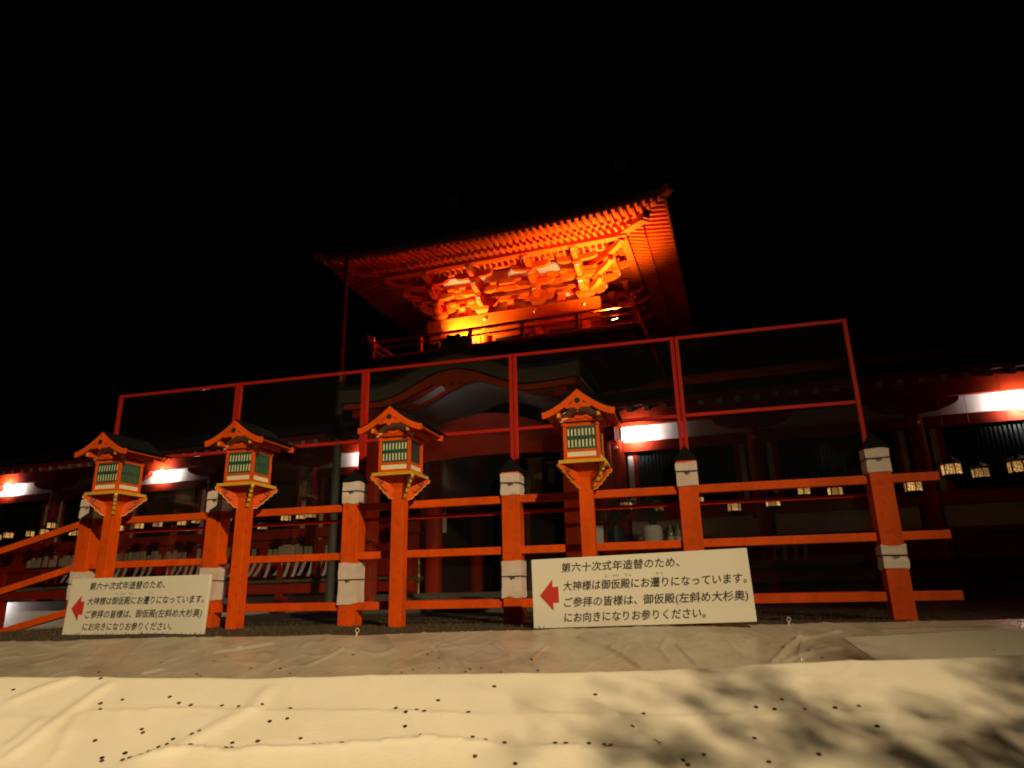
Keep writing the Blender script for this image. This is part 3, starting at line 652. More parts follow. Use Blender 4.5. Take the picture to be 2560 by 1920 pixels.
ring('edge_beam', EO1-.13, zf1+.022, EO1-.02, zf1+.004, .075, 'vermilion_gate')
ring('upper_soffit', EO1-.02, zf2+.006+PITCH2*.55, EO2-.01, zf2+.004, .012, 'vermilion_gate')
ring('eave_board', EO2-.08, zf2+.02, EO2+.012, zf2+.018, .075, 'vermilion_gate')
ring('bark_edge', EO2-.3, zf2+.13, EO2+.05, zf2+.096, .06, 'wood_olive')
ring('bark_edge', EO2-.3, zf2+.20, EO2+.09, zf2+.158, .17, 'bark_roof')
# hip rafters at the front corners with capped ends
for sx in (-1, 1):
    a = Vector((sx*BH, 0, zr1(0)-.10)); b = Vector((sx*(BH+EO1+.08), -EO1-.08, zf1+lift(EH)*.72-.10)); c = Vector((sx*(BH+EO2+.16), -EO2-.16, zf2+lift(EH)+.05))
    for p, q, hh, ww in ((a, b, .17, .09), (b-(b-a).normalized()*.35+Vector((0, 0, .15)), c, .15, .08)):
        d = q-p; Lh = d.length; ang = math.atan2(d.y, d.x); el = math.asin(d.z/Lh)
        MM = Matrix.Translation(p) @ Matrix.Rotation(ang, 4, 'Z') @ Matrix.Rotation(-el, 4, 'Y')
        hr = ob('hip_rafter', MB().box(0, Lh, -ww, ww, -hh/2, hh/2, M=MM).mesh('hip_rafter', 'vermilion_gate'), roof)
        ob('end_cap', MB().box(Lh+.001, Lh+.006, -ww-.004, ww+.004, -hh/2-.004, hh/2+.004, M=MM).mesh('end_cap', 'hole'), hr)
# roof surface: hipped skirt rising to a gabled ridge
RT = BD/2+EO2+.09
def roof_z(d, tx): return zf2+.33+.40*d+.068*d*d+lift(tx)*math.exp(-d*1.1)
mb = MB(); nd, nu = 22, 40
GH = 2.55
def panel(fn):
    vs_ = [fn(i/nu*2-1, j/nd) for j in range(nd+1) for i in range(nu+1)]
    mb.add(vs_, [(j*(nu+1)+i, j*(nu+1)+i+1, (j+1)*(nu+1)+i+1, (j+1)*(nu+1)+i) for j in range(nd) for i in range(nu)])
EX = BH+EO2+.09
for sy in (-1, 1):
    def fr_(u, t, sy=sy):
        d = t*RT; hw = max(GH, EX-d); return (u*hw, BD/2+sy*(RT-d), roof_z(d, u*EH))
    panel(fr_)
for sx in (-1, 1):
    def sd_(u, t, sx=sx):
        d = t*(EX-GH); return (sx*(EX-d), BD/2+u*(RT-d), roof_z(d, u*EH))
    panel(sd_)
rs = ob('roof_covering', mb.mesh('roof_covering', 'bark_roof', smooth=True), roof)
zg = roof_z(EX-GH, 0); zt = roof_z(RT, 0)
for sx in (-1, 1): gb('gable', MB().prism([(BD/2-(RT-(EX-GH)), zg)]+[(BD/2-(RT-d), roof_z(d, 0)-.05) for d in rng(EX-GH, RT, .4)]+[(BD/2+(RT-d), roof_z(d, 0)-.05) for d in reversed(rng(EX-GH, RT, .4))], sx*(GH-.25), sx*(GH-.18), lambda u, v, t: (t, u, v)), 'vermilion_old', roof)
rd = gb('ridge', MB().box(-GH-.05, GH+.05, BD/2-.22, BD/2+.22, zt-.2, zt+.28).box(-GH-.12, GH+.12, BD/2-.28, BD/2+.28, zt+.28, zt+.36), 'bark_roof', roof)
RIDGE_Z = zt
for sx in (-1, 1):
    x = sx*2.47
    orn = ob('ridge_ornament', MB().box(x-.17, x+.17, BD/2-.36, BD/2-.285, zt-.02, zt+.34).mesh('ridge_ornament', 'plaster'), rd)
    ob('crest', MB().tube((x, BD/2-.368, zt+.18), (x, BD/2-.361, zt+.18), .065, n=14).mesh('crest', 'hole'), orn)

# karahafu porch roof in front of the gate
KY0, KY1 = -3.5, -.35; KH = 2.30
def kz(x): a = abs(x)/KH; return 3.97+.44*(.5+.5*math.cos(math.pi*min(1, a/.66)))+.03*max(0, (a-.66)/.34)**2
kx = rng(-KH, KH, .1); fy = lambda u, v, t: (u, t, v)
kr = ob('porch_roof', MB().strip([(x, kz(x)+.06) for x in kx], [(x, kz(x)) for x in kx], KY0-.02, KY1, fy).mesh('porch_roof', 'bark_roof', smooth=False), gate)
ob('bark_edge', MB().strip([(x, kz(x)-.001) for x in kx], [(x*.99, kz(x)-.25) for x in kx], KY0, KY0+.22, fy).mesh('bark_edge', 'bark_edge'), kr)
ob('bargeboard', MB().strip([(x*.97, kz(x)-.252) for x in kx], [(x*.97, kz(x)-.36-.10*max(0, 1-abs(x)/1.3)) for x in kx], KY0+.06, KY0+.16, fy).mesh('bargeboard', 'vermilion'), kr)
pd_ = [(-.42, 0), (-.34, -.10), (-.20, -.12), (-.12, -.20), (0, -.24), (.12, -.20), (.20, -.12), (.34, -.10), (.42, 0)]
pp = ob('pendant', MB().prism([(x, 3.97+v) for x, v in pd_], KY0+.02, KY0+.055, fy).mesh('pendant', 'vermilion'), kr)
for x in (-.16, 0, .16): ob('hole', MB().tube((x, KY0+.012, 3.87), (x, KY0+.019, 3.87), .022, n=8).mesh('hole', 'hole'), pp)
ob('ceiling', MB().strip([(x*.95, kz(x)-.06) for x in kx], [(x*.95, kz(x)-.10) for x in kx], KY0+.24, KY1, fy).mesh('ceiling', 'plaster'), kr)
for i in range(2): ob('ceiling_rib', MB().strip([(x*.95, kz(x)-.102) for x in kx], [(x*.95, kz(x)-.17) for x in kx], KY0+.7+i*.45, KY0+.76+i*.45, fy).mesh('ceiling_rib', 'vermilion_old'), kr)
an = rng(-2.1, 2.1, .15)
gb('arch_beam', MB().strip([(x, 3.05+.62*math.cos(x/2.1*math.pi/2)**1.4) for x in an], [(x, 2.72+.12*math.cos(x/2.1*math.pi/2)) for x in an], KY0+1.5, KY0+1.68, fy), 'vermilion_old')
for sx in (-1, 1):
    gb('porch_pillar', MB().box(sx*1.95-.13, sx*1.95+.13, KY0+.55, KY0+.81, -.1, 3.45), 'vermilion_old'); gb('porch_beam', MB().box(sx*1.95-.11, sx*1.95+.11, KY0+.1, KY1, 3.46, 3.80), 'vermilion_old')
on = [(-.30, 0), (-.34, .16), (-.26, .30), (-.30, .42), (-.18, .40), (-.12, .50), (0, .46), (.12, .50), (.18, .40), (.30, .42), (.26, .30), (.34, .16), (.30, 0)]
ob('ridge_end', MB().prism([(x*.9, kz(0)-.03+v*.9) for x, v in on], KY0+.05, KY0+.22, fy).mesh('ridge_end', 'bark_roof'), kr)
ob('ridge_cap', MB().tube((0, KY0+.15, kz(0)+.16), (0, KY1, kz(0)+.16), .13, n=10).mesh('ridge_cap', 'bark_roof'), kr)

# ------------------------------------------------------------------ gate floodlights (seen glowing between the balusters)
for i, (p, aim, e) in enumerate(GATE_LAMPS):
    GM = Matrix.Translation(G) @ Matrix.Rotation(BROT, 4, 'Z') @ Matrix.Translation(-G)
    p, aim = GM @ Vector(p), GM @ Vector(aim); d = (aim-p).normalized()
    t = thing('gate_floodlight', ['small floodlight on the balcony floor at the left of the gate, aimed up', 'small floodlight glowing behind the right end of the gate balustrade'][i], 'floodlight', (p.x, p.y, 5.41), group='floodlights on the gate balcony')
    lp = p-Vector((p.x, p.y, 5.41)); q = d.to_track_quat('Z', 'Y').to_matrix().to_4x4()
    ob('housing', MB().box(-.10, .10, -.07, .07, -.11, -.01, M=Matrix.Translation(lp) @ q).mesh('housing', 'metal_grey'), t)
    ob('lens', MB().box(-.09, .09, -.06, .06, -.009, .0, M=Matrix.Translation(lp) @ q).mesh('lens', 'bulb_warm'), t)
    ob('stand', MB().box(-.03, .03, -.05, .05, 0, lp.z-.06).mesh('stand', 'metal_grey'), t)
    l = bpy.data.lights.new('gate_floodlight_beam', 'SPOT'); l.energy = e; l.color = GATE_COL; l.spot_size = R((104, 116)[i]); l.spot_blend = (.9, 1)[i]; l.shadow_soft_size = .05
    lo = bpy.data.objects.new('beam', l); COL.objects.link(lo); lo.parent = t; lo.location = lp+d*.03; lo.rotation_euler = (-d).to_track_quat('Z', 'Y').to_euler()

# cool lamp hanging under the porch ceiling
t = thing('porch_lamp', 'small cool lamp under the curved porch roof of the gate', 'lamp', (GX-.28, GY-3.16, 4.06), (0, 0, BROT))
ob('rod', MB().tube((0, 0, .08), (0, 0, .20), .008).mesh('rod', 'black'), t); ob('bulb', MB().lathe([(.01, -.05), (.04, -.02), (.04, .03), (.015, .08)], n=10).mesh('bulb', 'bulb_white'), t)
l = bpy.data.lights.new('porch_lamp_glow', 'POINT'); l.energy = 5; l.color = (.58, .77, 1); l.shadow_soft_size = .05; lo = bpy.data.objects.new('glow', l); COL.objects.link(lo); lo.parent = t; lo.location = (0, .08, -.03)

# ------------------------------------------------------------------ wings
WY = 15.0
def wing(name, label, x0, x1, cols, base):
    t = thing(name, label, 'building', (GX+.035, WY, 0), (0, 0, BROT)); O = Vector((0, WY, 0))
    def P(nm, mb, m_, parent=t, bevel=0): return ob(nm, mb.mesh(nm, m_, O), parent, bevel=bevel)
    edges = sorted([x0]+list(cols)+[x1])
    boat = [(-.78, .24), (-.76, .16), (-.62, .08), (-.42, .02), (-.2, 0), (.2, 0), (.42, .02), (.62, .08), (.76, .16), (.78, .24)]
    boat_me = MB().prism(boat, -.07, .07, lambda u, v, w_: (u, w_, v)).mesh('boat_arm', 'vermilion_old')
    for x in cols:
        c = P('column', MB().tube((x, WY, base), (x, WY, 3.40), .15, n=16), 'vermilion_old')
        (abs(x) > 2.6) and ob('boat_arm', boat_me, t, (x-O.x, -.10, 3.42)); ob('brass_boss', MB().lathe([(.05, 0), (.045, .03), (.01, .055)], n=10).mesh('brass_boss', 'brass'), t, (x-O.x-.0, -.155, 3.22), (R(90), 0, 0))
        for sx in (-1, 1): P('white_strip', MB().box(x+sx*.27-.055, x+sx*.27+.055, WY-.02, WY+.03, 1.62, 3.11), 'white_paint')
        P('veranda_post', MB().box(x-.09, x+.09, WY-1.12, WY-.94, base, .60), 'vermilion_old'); P('rail_post', MB().box(x-.05, x+.05, WY-1.16, WY-1.06, .67, 1.12), 'vermilion_old')
    for a, b in zip(edges, edges[1:]):
        if b-a < .5: continue
        P('plaster_band', MB().box(a+.1, b-.1, WY+.02, WY+.06, 3.335, 3.70), 'plaster')
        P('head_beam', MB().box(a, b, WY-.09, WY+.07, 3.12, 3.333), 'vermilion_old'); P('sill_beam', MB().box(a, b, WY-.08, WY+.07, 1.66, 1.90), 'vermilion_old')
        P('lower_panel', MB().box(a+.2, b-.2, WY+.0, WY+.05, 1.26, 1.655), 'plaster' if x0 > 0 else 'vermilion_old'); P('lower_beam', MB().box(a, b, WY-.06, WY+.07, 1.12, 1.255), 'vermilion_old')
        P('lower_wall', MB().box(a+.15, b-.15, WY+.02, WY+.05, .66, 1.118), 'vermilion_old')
        wa, wb = a+.42, b-.42
        wd = P('window', MB().box(wa, wb, WY+.04, WY+.06, 1.905, 3.115), 'hole')
        mb = MB(); nn = int((wb-wa)/.075)
        for i in range(nn): x = wa+(wb-wa)*(i+.5)/nn; mb.box(x-.02, x+.02, WY-.01, WY+.03, 1.95, 3.07)
        o = ob('lattice', mb.mesh('lattice', 'green_dark', O), wd)
        for xx in (wa-.04, wb+.04): P('jamb', MB().box(xx-.045, xx+.045, WY-.03, WY+.05, 1.905, 3.115), 'vermilion_old')
        P('plinth', MB().box(a, b, WY-.42, WY-.32, base-.1, .30), 'plaster')
        P('joist_beam', MB().box(a, b, WY-1.14, WY-.98, .36, .58), 'vermilion_old')
        P('veranda_rail', MB().box(a, b, WY-1.14, WY-1.08, 1.06, 1.13), 'vermilion_old')
        nn = int((b-a)/.19)
        me_ = MB().box(-.09, .09, WY-1.22-O.y, WY-.05-O.y, .60, .66).mesh('plank', 'wood_olive')
        for i in range(nn): ob('plank', me_, t, (a+(b-a)*(i+.5)/nn-O.x, 0, 0))
    P('wall_plate', MB().box(x0, x1, WY-.12, WY+.12, 3.70, 4.12), 'vermilion_old')
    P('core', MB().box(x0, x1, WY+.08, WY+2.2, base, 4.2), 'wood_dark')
    th = math.atan(.30)
    rm = MB().box(-.045, .045, 0, 2.1, -.10, 0).box(-.0455, .0455, -.005, -.001, -.1005, .0005, 1).mesh('rafter', ['vermilion_old', 'white_paint'])
    n_ = int((x1-x0)/.33)
    for i in range(n_): ob('rafter', rm, t, (x0+.1+i*.33-O.x, -2.02, 3.62), (th, 0, 0))
    P('eave_board', MB().box(x0, x1, WY-2.06, WY-1.96, 3.635, 3.72), 'vermilion_old')
    P('soffit', MB().prism([(-2.0, 3.64), (.0, 4.24), (.0, 4.26), (-2.0, 3.66)], x0, x1, lambda u, v, w_: (w_, WY+u, v)), 'wood_dark')
    P('roof', MB().prism([(-2.16, 3.73), (-2.16, 3.90), (-1.2, 4.22), (.2, 4.70), (1.5, 5.16), (3.0, 4.6), (3.0, 4.4), (0, 4.36)], x0, x1, lambda u, v, w_: (w_, WY+u, v)), 'bark_roof')
    return t
wr = wing('wing_corridor', 'right-hand shrine corridor with lit plaster band, lattice windows and white rafter ends', 2.05, 17, [2.2, 5.03, 7.98, 10.95, 13.9], -.1)
wleft = wing('wing_corridor', 'left-hand shrine corridor with lamps under its long dark roof', -28, -2.05, [-2.2, -5.5, -8.63, -11.5, -14.25, -17.2, -20.2, -23.2], -.5)

# lamps on the plaster band under the wing eaves
LAMPS = [(-18.2, 3.40, 'wall lamp under the left corridor eave at the left photo edge'), (-13.15, 3.46, 'wall lamp under the left corridor eave between the two left lanterns'),
         (-7.30, 3.46, 'wall lamp under the left corridor eave nearest the gate'), (-.95, 3.52, 'wall lamp under the right corridor eave beside the right lantern'), (6.45, 3.56, 'wall lamp under the right corridor eave at the right photo edge')]
for x, z, lb in LAMPS:
    t = thing('wall_lamp', lb, 'lamp', bw(x, WY+.02, z), (0, 0, BROT), 'wall lamps under the corridor eaves')
    ob('arm', MB().tube((0, 0, 0), (0, -.16, 0), .012).mesh('arm', 'metal_grey'), t); ob('bulb', MB().lathe([(.02, -.09), (.05, -.06), (.055, .04), (.02, .08)], (0, -.17, -.02), 12).mesh('bulb', 'bulb_white'), t)
    l = bpy.data.lights.new('wall_lamp_glow', 'SPOT'); l.spot_size = R(150); l.spot_blend = .8; l.energy = 85; l.color = (1, .92, .90); l.shadow_soft_size = .05; lo = bpy.data.objects.new('glow', l); COL.objects.link(lo); lo.parent = t; lo.location = (0, -.38, -.04); lo.rotation_euler = (R(98), 0, 0)
for x, y, z, e, lb in ((-17.3, WY-.60, .28, 16, 'low lamp under the left veranda lighting the white plinth'), (-11.75, WY-.60, .10, 8, 'low lamp under the left veranda seen between sign and lantern')):
    t = thing('plinth_lamp', lb, 'lamp', (*bw(x, y), z), (0, 0, BROT), 'low lamps under the left veranda')
    ob('bracket', MB().box(-.03, .03, .0, WY-.425-y, -.03, .03).mesh('bracket', 'metal_grey'), t); ob('bulb', MB().lathe([(.02, -.07), (.05, -.05), (.05, .05), (.02, .07)], n=12).mesh('bulb', 'bulb_white'), t)
    l = bpy.data.lights.new('plinth_lamp_glow', 'POINT'); l.energy = e; l.color = (.82, .9, 1); l.shadow_soft_size = .06; lo = bpy.data.objects.new('glow', l); COL.objects.link(lo); lo.parent = t; lo.location = (0, -.09, 0)

# hanging lanterns under the eaves
def make_hanging():
    t = ob('hanging_lantern', None); r_ = .155                   # origin at the underside of the lantern body
    V = [Vector((r_*math.cos(R(60*i)), r_*math.sin(R(60*i)), 0)) for i in range(6)]
    mb = MB()
    for v in V: mb.tube(v, v+Vector((0, 0, .2)), .011, n=6)
    for z in (0, .2):
        for a, b in zip(V, V[1:]+V[:1]): mb.tube(a+Vector((0, 0, z)), b+Vector((0, 0, z)), .013, n=6)
    ob('cage', mb.mesh('cage', 'bronze'), t)
    ob('roof', MB().lathe([(.02, .36), (.03, .33), (.09, .28), (.17, .235), (.255, .215), (.255, .205), (.14, .203)], n=6).mesh('roof', 'bronze'), t)
    ob('base', MB().lathe([(.03, -.10), (.05, -.07), (.10, -.055), (.17, -.03), (.18, -.013), (.10, -.012)], n=6).mesh('base', 'bronze'), t)
    ob('chain', MB().tube((0, 0, .36), (0, 0, 1.95), .006, n=5).mesh('chain', 'black'), t)
    for a, b in zip(V, V[1:]+V[:1]):
        m_ = (a+b)/2; d = (b-a).normalized(); A = math.atan2(d.y, d.x)
        ob('pane', MB().box(-r_/2+.018, r_/2-.018, -.002, .002, .018, .182, M=Matrix.Translation(m_*.99) @ Matrix.Rotation(A, 4, 'Z')).mesh('pane', 'lit_pane', m_), t, m_)
    return t
HL0 = make_hanging(); first = True
HR = [(4.55, 2.08, .98, 'large glowing hanging lantern beyond the end of the right rails'), (5.02, 2.02, .82, 'glowing hanging lantern second from the right photo edge'), (5.58, 2.06, .98, 'glowing hanging lantern at the right photo edge'),
      (3.88, 1.82, .9, 'glowing hanging lantern just right of the rightmost fence post'), (2.62, 1.82, .8, 'glowing hanging lantern between top rail and thin bar, left of the rightmost post'), (2.08, 1.86, .8, 'glowing hanging lantern second left of the rightmost post'),
      (1.52, 1.68, .8, 'glowing hanging lantern half under the thin bar in the right bay'), (.84, 1.64, .78, 'glowing hanging lantern lowest in the right bay'), (.20, 1.80, .7, 'glowing hanging lantern touching the right side of the fifth post'),
      (-.55, 1.70, .75, 'glowing hanging lantern above the potted pine beside the fifth post'), (-1.15, 1.75, .75, 'glowing hanging lantern right of the right standing lantern shaft')]
HLs = [(-11.25, 1.90), (-10.83, 1.92), (-9.99, 1.93), (-9.13, 1.72), (-8.57, 1.88), (-8.2, 1.9), (-7.95, 1.92), (-7.0, 1.9), (-5.9, 1.98), (-5.5, 1.98), (-12.92, 1.84), (-12.45, 1.88), (-11.95, 1.9), (-14.33, 1.80), (-14.83, 1.98), (-15.22, 1.86), (-15.66, 1.83), (-16.1, 1.80), (-16.6, 1.78)]
random.seed(11)
ORD = ['first', 'second', 'third', 'fourth', 'fifth', 'sixth', 'seventh', 'eighth', 'ninth', 'tenth', 'eleventh', 'twelfth', 'thirteenth', 'fourteenth', 'fifteenth', 'sixteenth', 'seventeenth', 'eighteenth', 'nineteenth']
for i, it in enumerate(HR+[(x, z, .72, None) for x, z in HLs]):
    x, z, s_, lb = it; o = HL0 if first else copy_tree(HL0); first = False
    o.location = bw(x, 13.5+random.uniform(-.1, .1), z); o.scale = (s_, s_, s_); o.rotation_euler.z = random.uniform(0, 1)
    tag(o, lb or 'small glowing lantern hanging along the left corridor, %s from the left' % ORD[sorted(q[0] for q in HLs).index(x)], 'lantern', 'hanging lanterns along the right corridor' if lb else 'hanging lanterns along the left corridor')
    for ch in o.children:
        if ch.name.startswith('chain'):
            k = (3.80-z)/s_-.36; ch.scale.z = 1; ch.location.z = 0
            ch.data = MB().tube((0, 0, .36), (0, 0, .36+k), .0035, n=5).mesh('chain', 'black')

# white paper strips hung from the veranda rails, pale tags standing on them
random.seed(5)
def strip_mesh(lean, L_):
    mb = MB(); pts = [(lean*(k/6)**1.6*.16, -L_*k/6) for k in range(7)]; rows = []
    for (dx, dz) in pts: rows += [(dx-.04, -.004, dz), (dx+.04, -.004, dz), (dx+.04, .0, dz), (dx-.04, .0, dz)]
    fs_ = [(k*4+i, k*4+(i+1) % 4, (k+1)*4+(i+1) % 4, (k+1)*4+i) for k in range(6) for i in range(4)]+[(3, 2, 1, 0), (24, 25, 26, 27)]
    return mb.add(rows, fs_).mesh('paper_strip', 'paper')
SM = [strip_mesh(-1, .36), strip_mesh(-.7, .38), strip_mesh(-1.2, .34), strip_mesh(-.15, .32)]
x = -14.6
while x < -7.0:
    if random.random() < .82:
        o = ob('paper_strip', random.choice(SM[:3]), None, (*bw(x, WY-1.144), 1.10), (0, 0, BROT)); tag(o, 'white paper strip hanging in the row on the left veranda rail', 'paper strip', 'paper strips on the left veranda rail')
    x += random.uniform(.15, .21)
for x in (1.48, 1.68, 1.86, 2.03): tag(ob('paper_strip', SM[3], None, (*bw(x, WY-1.144), 1.06), (0, 0, BROT)), 'white paper strip, one of four on the right veranda rail', 'paper strip', 'paper strips on the right veranda rail')
tr_ = thing('tag_rack', 'long rack of pale upright tags along the left veranda rail', 'rack', (*bw(-11.9, WY-1.11), 1.13), (0, 0, BROT))
ob('shelf', MB().box(-4.6, 4.9, -.09, .09, 0, .025).mesh('shelf', 'wood_dark'), tr_)
tm = [MB().box(-.05, .05, -.01, .01, 0, hh).mesh('tag', 'wood_pale') for hh in (.22, .25, .28, .19)]
x = -4.55
while x < 4.85:
    ob('tag', random.choice(tm), tr_, (x, random.uniform(-.05, .05), .026)); x += random.uniform(.105, .135)
    if random.random() < .06: x += .35

# white notice on the right wall
tag(ob('notice_paper', MB().box(-.22, .22, -.006, 0, 0, .34).mesh('notice_paper', 'paper'), None, (*bw(1.14, WY-.085), 1.24), (0, 0, BROT)), 'pale paper notice hung low on the right corridor wall', 'notice')
# brass stands left of the gate
for x, y, lb in ((-6.35, 12.8, 'slim brass stand left of the third fence post'), (-5.15, 12.8, 'slim brass stand between third fence post and third lantern')):
    zz = 0
    tag(ob('brass_stand', MB().lathe([(.10, -.03), (.11, .02), (.03, .05), (.022, .50), (.05, .54), (.065, .62), (.03, .68), (.05, .76), (.055, .84), (.02, .93), (.006, .97)], n=14).mesh('brass_stand', 'brass', smooth=False), None, (x, y, zz-.01)), lb, 'stand')

# golden banners hung in the gateway
def banner(x0, x1, z0, z1, y, label, m_):
    t = thing('hanging_banner', label, 'banner', ((x0+x1)/2, y, z0), group='banners in the gateway'); ww = (x1-x0)/2; H = z1-z0; mb = MB(); n_ = 12; rows = []
    for i in range(n_+1):
        u = -ww+2*ww*i/n_; dy = .012*math.sin(i*1.9); rows += [(u, dy, 0), (u, dy*.4, H), (u, dy*.4+.006, H), (u, dy+.006, 0)]
    fs_ = [(i*4+k, (i+1)*4+k, (i+1)*4+(k+1) % 4, i*4+(k+1) % 4) for i in range(n_) for k in range(4)]+[(0, 1, 2, 3), (n_*4+3, n_*4+2, n_*4+1, n_*4)]
    ob('fabric', mb.add(rows, fs_).mesh('fabric', m_), t); ob('rod', MB().tube((-ww-.06, .003, H+.012), (ww+.06, .003, H+.012), .014).mesh('rod', 'brass'), t)
    ob('cord', MB().tube((0, .003, H+.02), (0, .003, 3.32-z0), .006, n=5).mesh('cord', 'black'), t)
banner(-3.32, -3.0, 2.30, 3.06, GY-.02, 'golden brocade banner hanging in the gateway right of the fourth post', 'gold_cloth')
banner(-2.86, -2.72, 2.28, 2.95, GY-.02, 'narrow dim banner hanging beside the golden one', 'wood_olive')

# offering table right of the gateway with potted pines and bottles
TX, TY = -.75, 11.2
t = thing('offering_table', 'dark offering table behind the fence between right lantern and fifth post', 'table', (TX, TY, 0))
ob('top', MB().box(-.75, .75, -.3, .3, .90, .95).mesh('top', 'wood_dark'), t)
for sx in (-1, 1):
    for sy in (-1, 1): ob('leg', MB().box(sx*.68-.03, sx*.68+.03, sy*.25-.03, sy*.25+.03, -.05, .90).mesh('leg', 'wood_dark'), t)
def pine(x, y, z, label, sd, potm):
    random.seed(sd); t = thing('potted_pine', label, 'plant', (x, y, z))
    ob('pot', MB().lathe([(.10, 0), (.15, .04), (.16, .22), (.13, .30), (.11, .30), (.11, .26)], n=16).mesh('pot', potm), t)
    mb = MB()
    for i in range(9):
        a = random.uniform(0, 6.28); e = random.uniform(.6, 1.4); mb.tube((0, 0, .24), (.26*math.cos(a)*math.cos(e), .26*math.sin(a)*math.cos(e), .3+.34*math.sin(e)), .012, .005, 5)
    ob('stem', mb.mesh('stem', 'bark'), t); mb = MB()
    for i in range(1500):
        a = random.uniform(0, 6.28); e = random.uniform(-.2, 1.5); r_ = .28*random.random()**.5; c = Vector((r_*math.cos(a)*math.cos(e), r_*math.sin(a)*math.cos(e), .42+r_*1.1*math.sin(e)))
        d = Vector((random.gauss(0, 1), random.gauss(0, 1), random.gauss(.6, 1))).normalized()*random.uniform(.05, .11); s_ = d.orthogonal().normalized()*.004
        mb.add([c-s_, c+s_, c+d], [(0, 1, 2)])
    ob('foliage', mb.mesh('foliage', 'leaf'), t)
pine(-1.16, TY, .951, 'potted pine with dark pot on the table, beside the right lantern shaft', 21, 'green_dark')
pine(-.58, TY, .951, 'potted pine in a white vase on the table, left of the fifth post', 22, 'paper')
bm_ = MB().lathe([(.045, 0), (.05, .01), (.05, .17), (.02, .24), (.018, .30), (.022, .31)], n=12)
for k, (x, lb) in enumerate(((-.30, 'green glass bottle on the table, nearest the white vase'), (-.19, 'green glass bottle at the table end by the fifth post'))):
    o = thing('bottle', lb, 'bottle', (x, TY-.03, .951)); ob('glass', bm_.mesh('glass', 'bottle_glass', smooth=True), o); ob('label', MB().lathe([(.0515, .05), (.0515, .12)], n=12).mesh('label', 'paper'), o)
o = thing('offering_box', 'pale box standing on the table behind the right lantern shaft', 'box', (-1.42, TY, .951)); ob('body', MB().box(-.07, .07, -.07, .07, 0, .30).mesh('body', 'paper'), o); ob('lid', MB().box(-.078, .078, -.078, .078, .301, .33).mesh('lid', 'wood_pale'), o)

# prop pole under the gate's left eave corner
t = thing('prop_pole', 'tall slim pole, grey below and red above, left of the gate', 'pole', (-6.78, 12.35, 0))
ob('lower_tube', MB().tube((0, 0, -.12), (0, 0, 4.7), .085, n=14).mesh('lower_tube', 'pole_grey'), t); ob('upper_tube', MB().tube((0, 0, 4.701), (0, 0, 7.45), .045, n=12).mesh('upper_tube', 'vermilion_old'), t); ob('collar', MB().lathe([(.088, 4.55), (.1, 4.58), (.1, 4.68), (.06, 4.72)], n=14).mesh('collar', 'brass'), t)

# ------------------------------------------------------------------ beyond the frame: the floodlight mast that lights the fence, and the tree whose shade dapples the cloth
bz = -1.35; FP = FLOOD_POS
t = thing('floodlight_mast', 'tall steel mast with a warm floodlight and an added beam cut-off plate, standing behind the viewer', 'floodlight', (FP.x, FP.y-.5, bz))
O = Vector((FP.x, FP.y-.5, bz)); lp = FP-O
ob('mast', MB().tube((0, 0, -.1), (0, 0, lp.z+1.2), .11, .07, n=14).mesh('mast', 'metal_grey'), t)
ob('lamp_housing', MB().box(-.25, .25, .07, .46, lp.z-.16, lp.z+.16).mesh('lamp_housing', 'metal_grey'), t)
ob('lamp_lens', MB().box(-.05, .05, .462, .47, lp.z-.05, lp.z+.05).mesh('lamp_lens', 'flood_glass'), t)
vd = 1.3; VS = math.tan(R(18.8))
ob('cutoff_plate', MB().prism([(.0, lp.z+.34), (.5, lp.z+.30), (.52+vd, lp.z-VS*vd), (.52+vd, lp.z-VS*vd+.02), (.5, lp.z+.33), (0, lp.z+.37)], -5.5, 2, lambda u, v, w_: (w_, u, v)).mesh('cutoff_plate', 'black'), t)  # unseen plate, added so the beam fades out above the fence
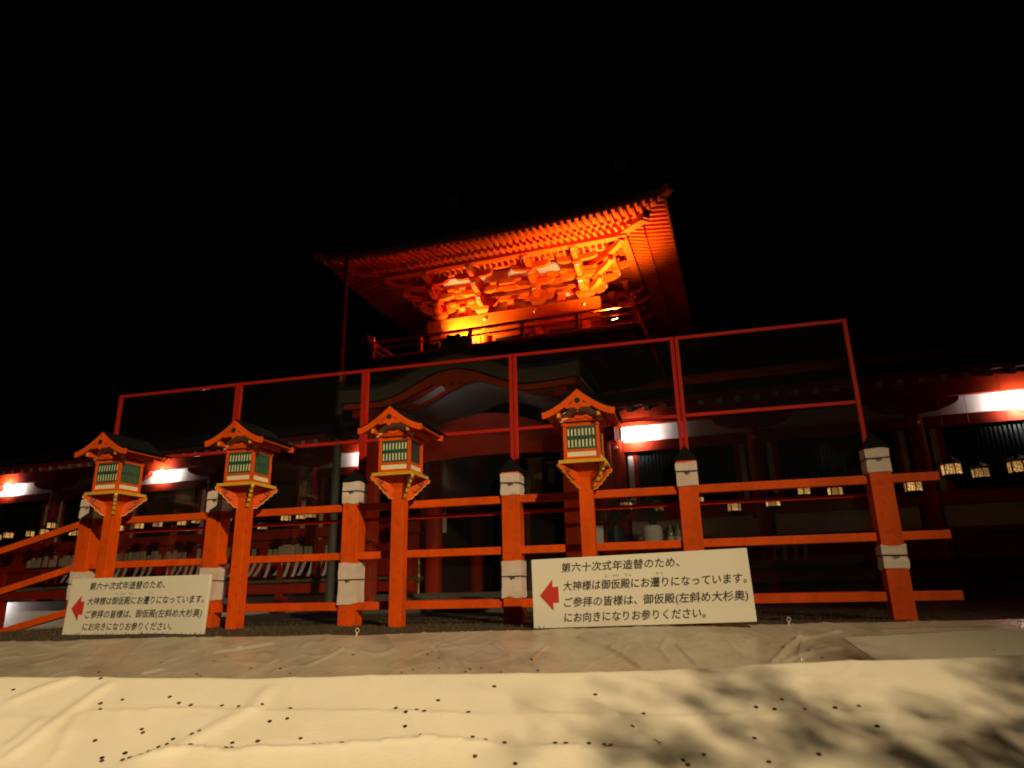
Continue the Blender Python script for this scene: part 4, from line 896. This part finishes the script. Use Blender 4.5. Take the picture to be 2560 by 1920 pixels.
l = bpy.data.lights.new('floodlight_beam', 'SPOT'); l.energy = FLOOD_W; l.color = FLOOD_COL; l.spot_size = R(66); l.spot_blend = 1; l.shadow_soft_size = .18
lo = bpy.data.objects.new('beam', l); COL.objects.link(lo); lo.parent = t; lo.location = lp+Vector((0, .02, 0)); aim = Vector((-10.7, 5.2, -.9)); lo.rotation_euler = (FP-aim).to_track_quat('Z', 'Y').to_euler()

def tree(x, y, label, top, cr, sd, nleaf):
    random.seed(sd); z0 = ground_z(x, y); t = thing('broadleaf_tree', label, 'tree', (x, y, z0)); mb = MB(); p = Vector((0, 0, -.1)); H = top-z0; tips = []
    pts = [Vector((.10*math.sin(k*.9), .08*math.cos(k*1.3)-.08, H*.72*k/7-.1)) for k in range(8)]
    for k in range(7): mb.tube(pts[k], pts[k+1], .075*(1-k/9), .075*(1-(k+1)/9), 9)
    for k in range(26):
        a = k*2.4; b0 = pts[3+k % 5]; e = random.uniform(.15, .9); ln = cr*random.uniform(.55, 1.05)
        m1 = b0+Vector((math.cos(a)*ln*.5, math.sin(a)*ln*.5, ln*.35*e)); m2 = b0+Vector((math.cos(a)*ln, math.sin(a)*ln, ln*.8*e))
        mb.tube(b0, m1, .022, .013, 6); mb.tube(m1, m2, .013, .005, 5); tips += [m1, m2, (m1+m2)/2, m1+Vector((random.uniform(-.2, .2), random.uniform(-.2, .2), .1))]
    ob('trunk', mb.mesh('trunk', 'bark'), t); mb = MB()
    for i in range(nleaf):
        c = random.choice(tips)+Vector((random.gauss(0, .13), random.gauss(0, .13), random.gauss(0, .10)))
        d = Vector((random.gauss(0, 1), random.gauss(0, 1), random.gauss(-.2, .6))).normalized()*random.uniform(.06, .11); s_ = d.cross(Vector((random.random(), random.random(), 1))).normalized()*d.length*.3
        mb.add([c, c+d*.45+s_, c+d, c+d*.45-s_], [(0, 1, 2, 3)])
    ob('crown', mb.mesh('crown', 'leaf'), t)
tree(4.0, -.45, 'young broadleaf tree beside the viewer, shading the right part of the cloth', 3.75, 1.2, 4, 9500)
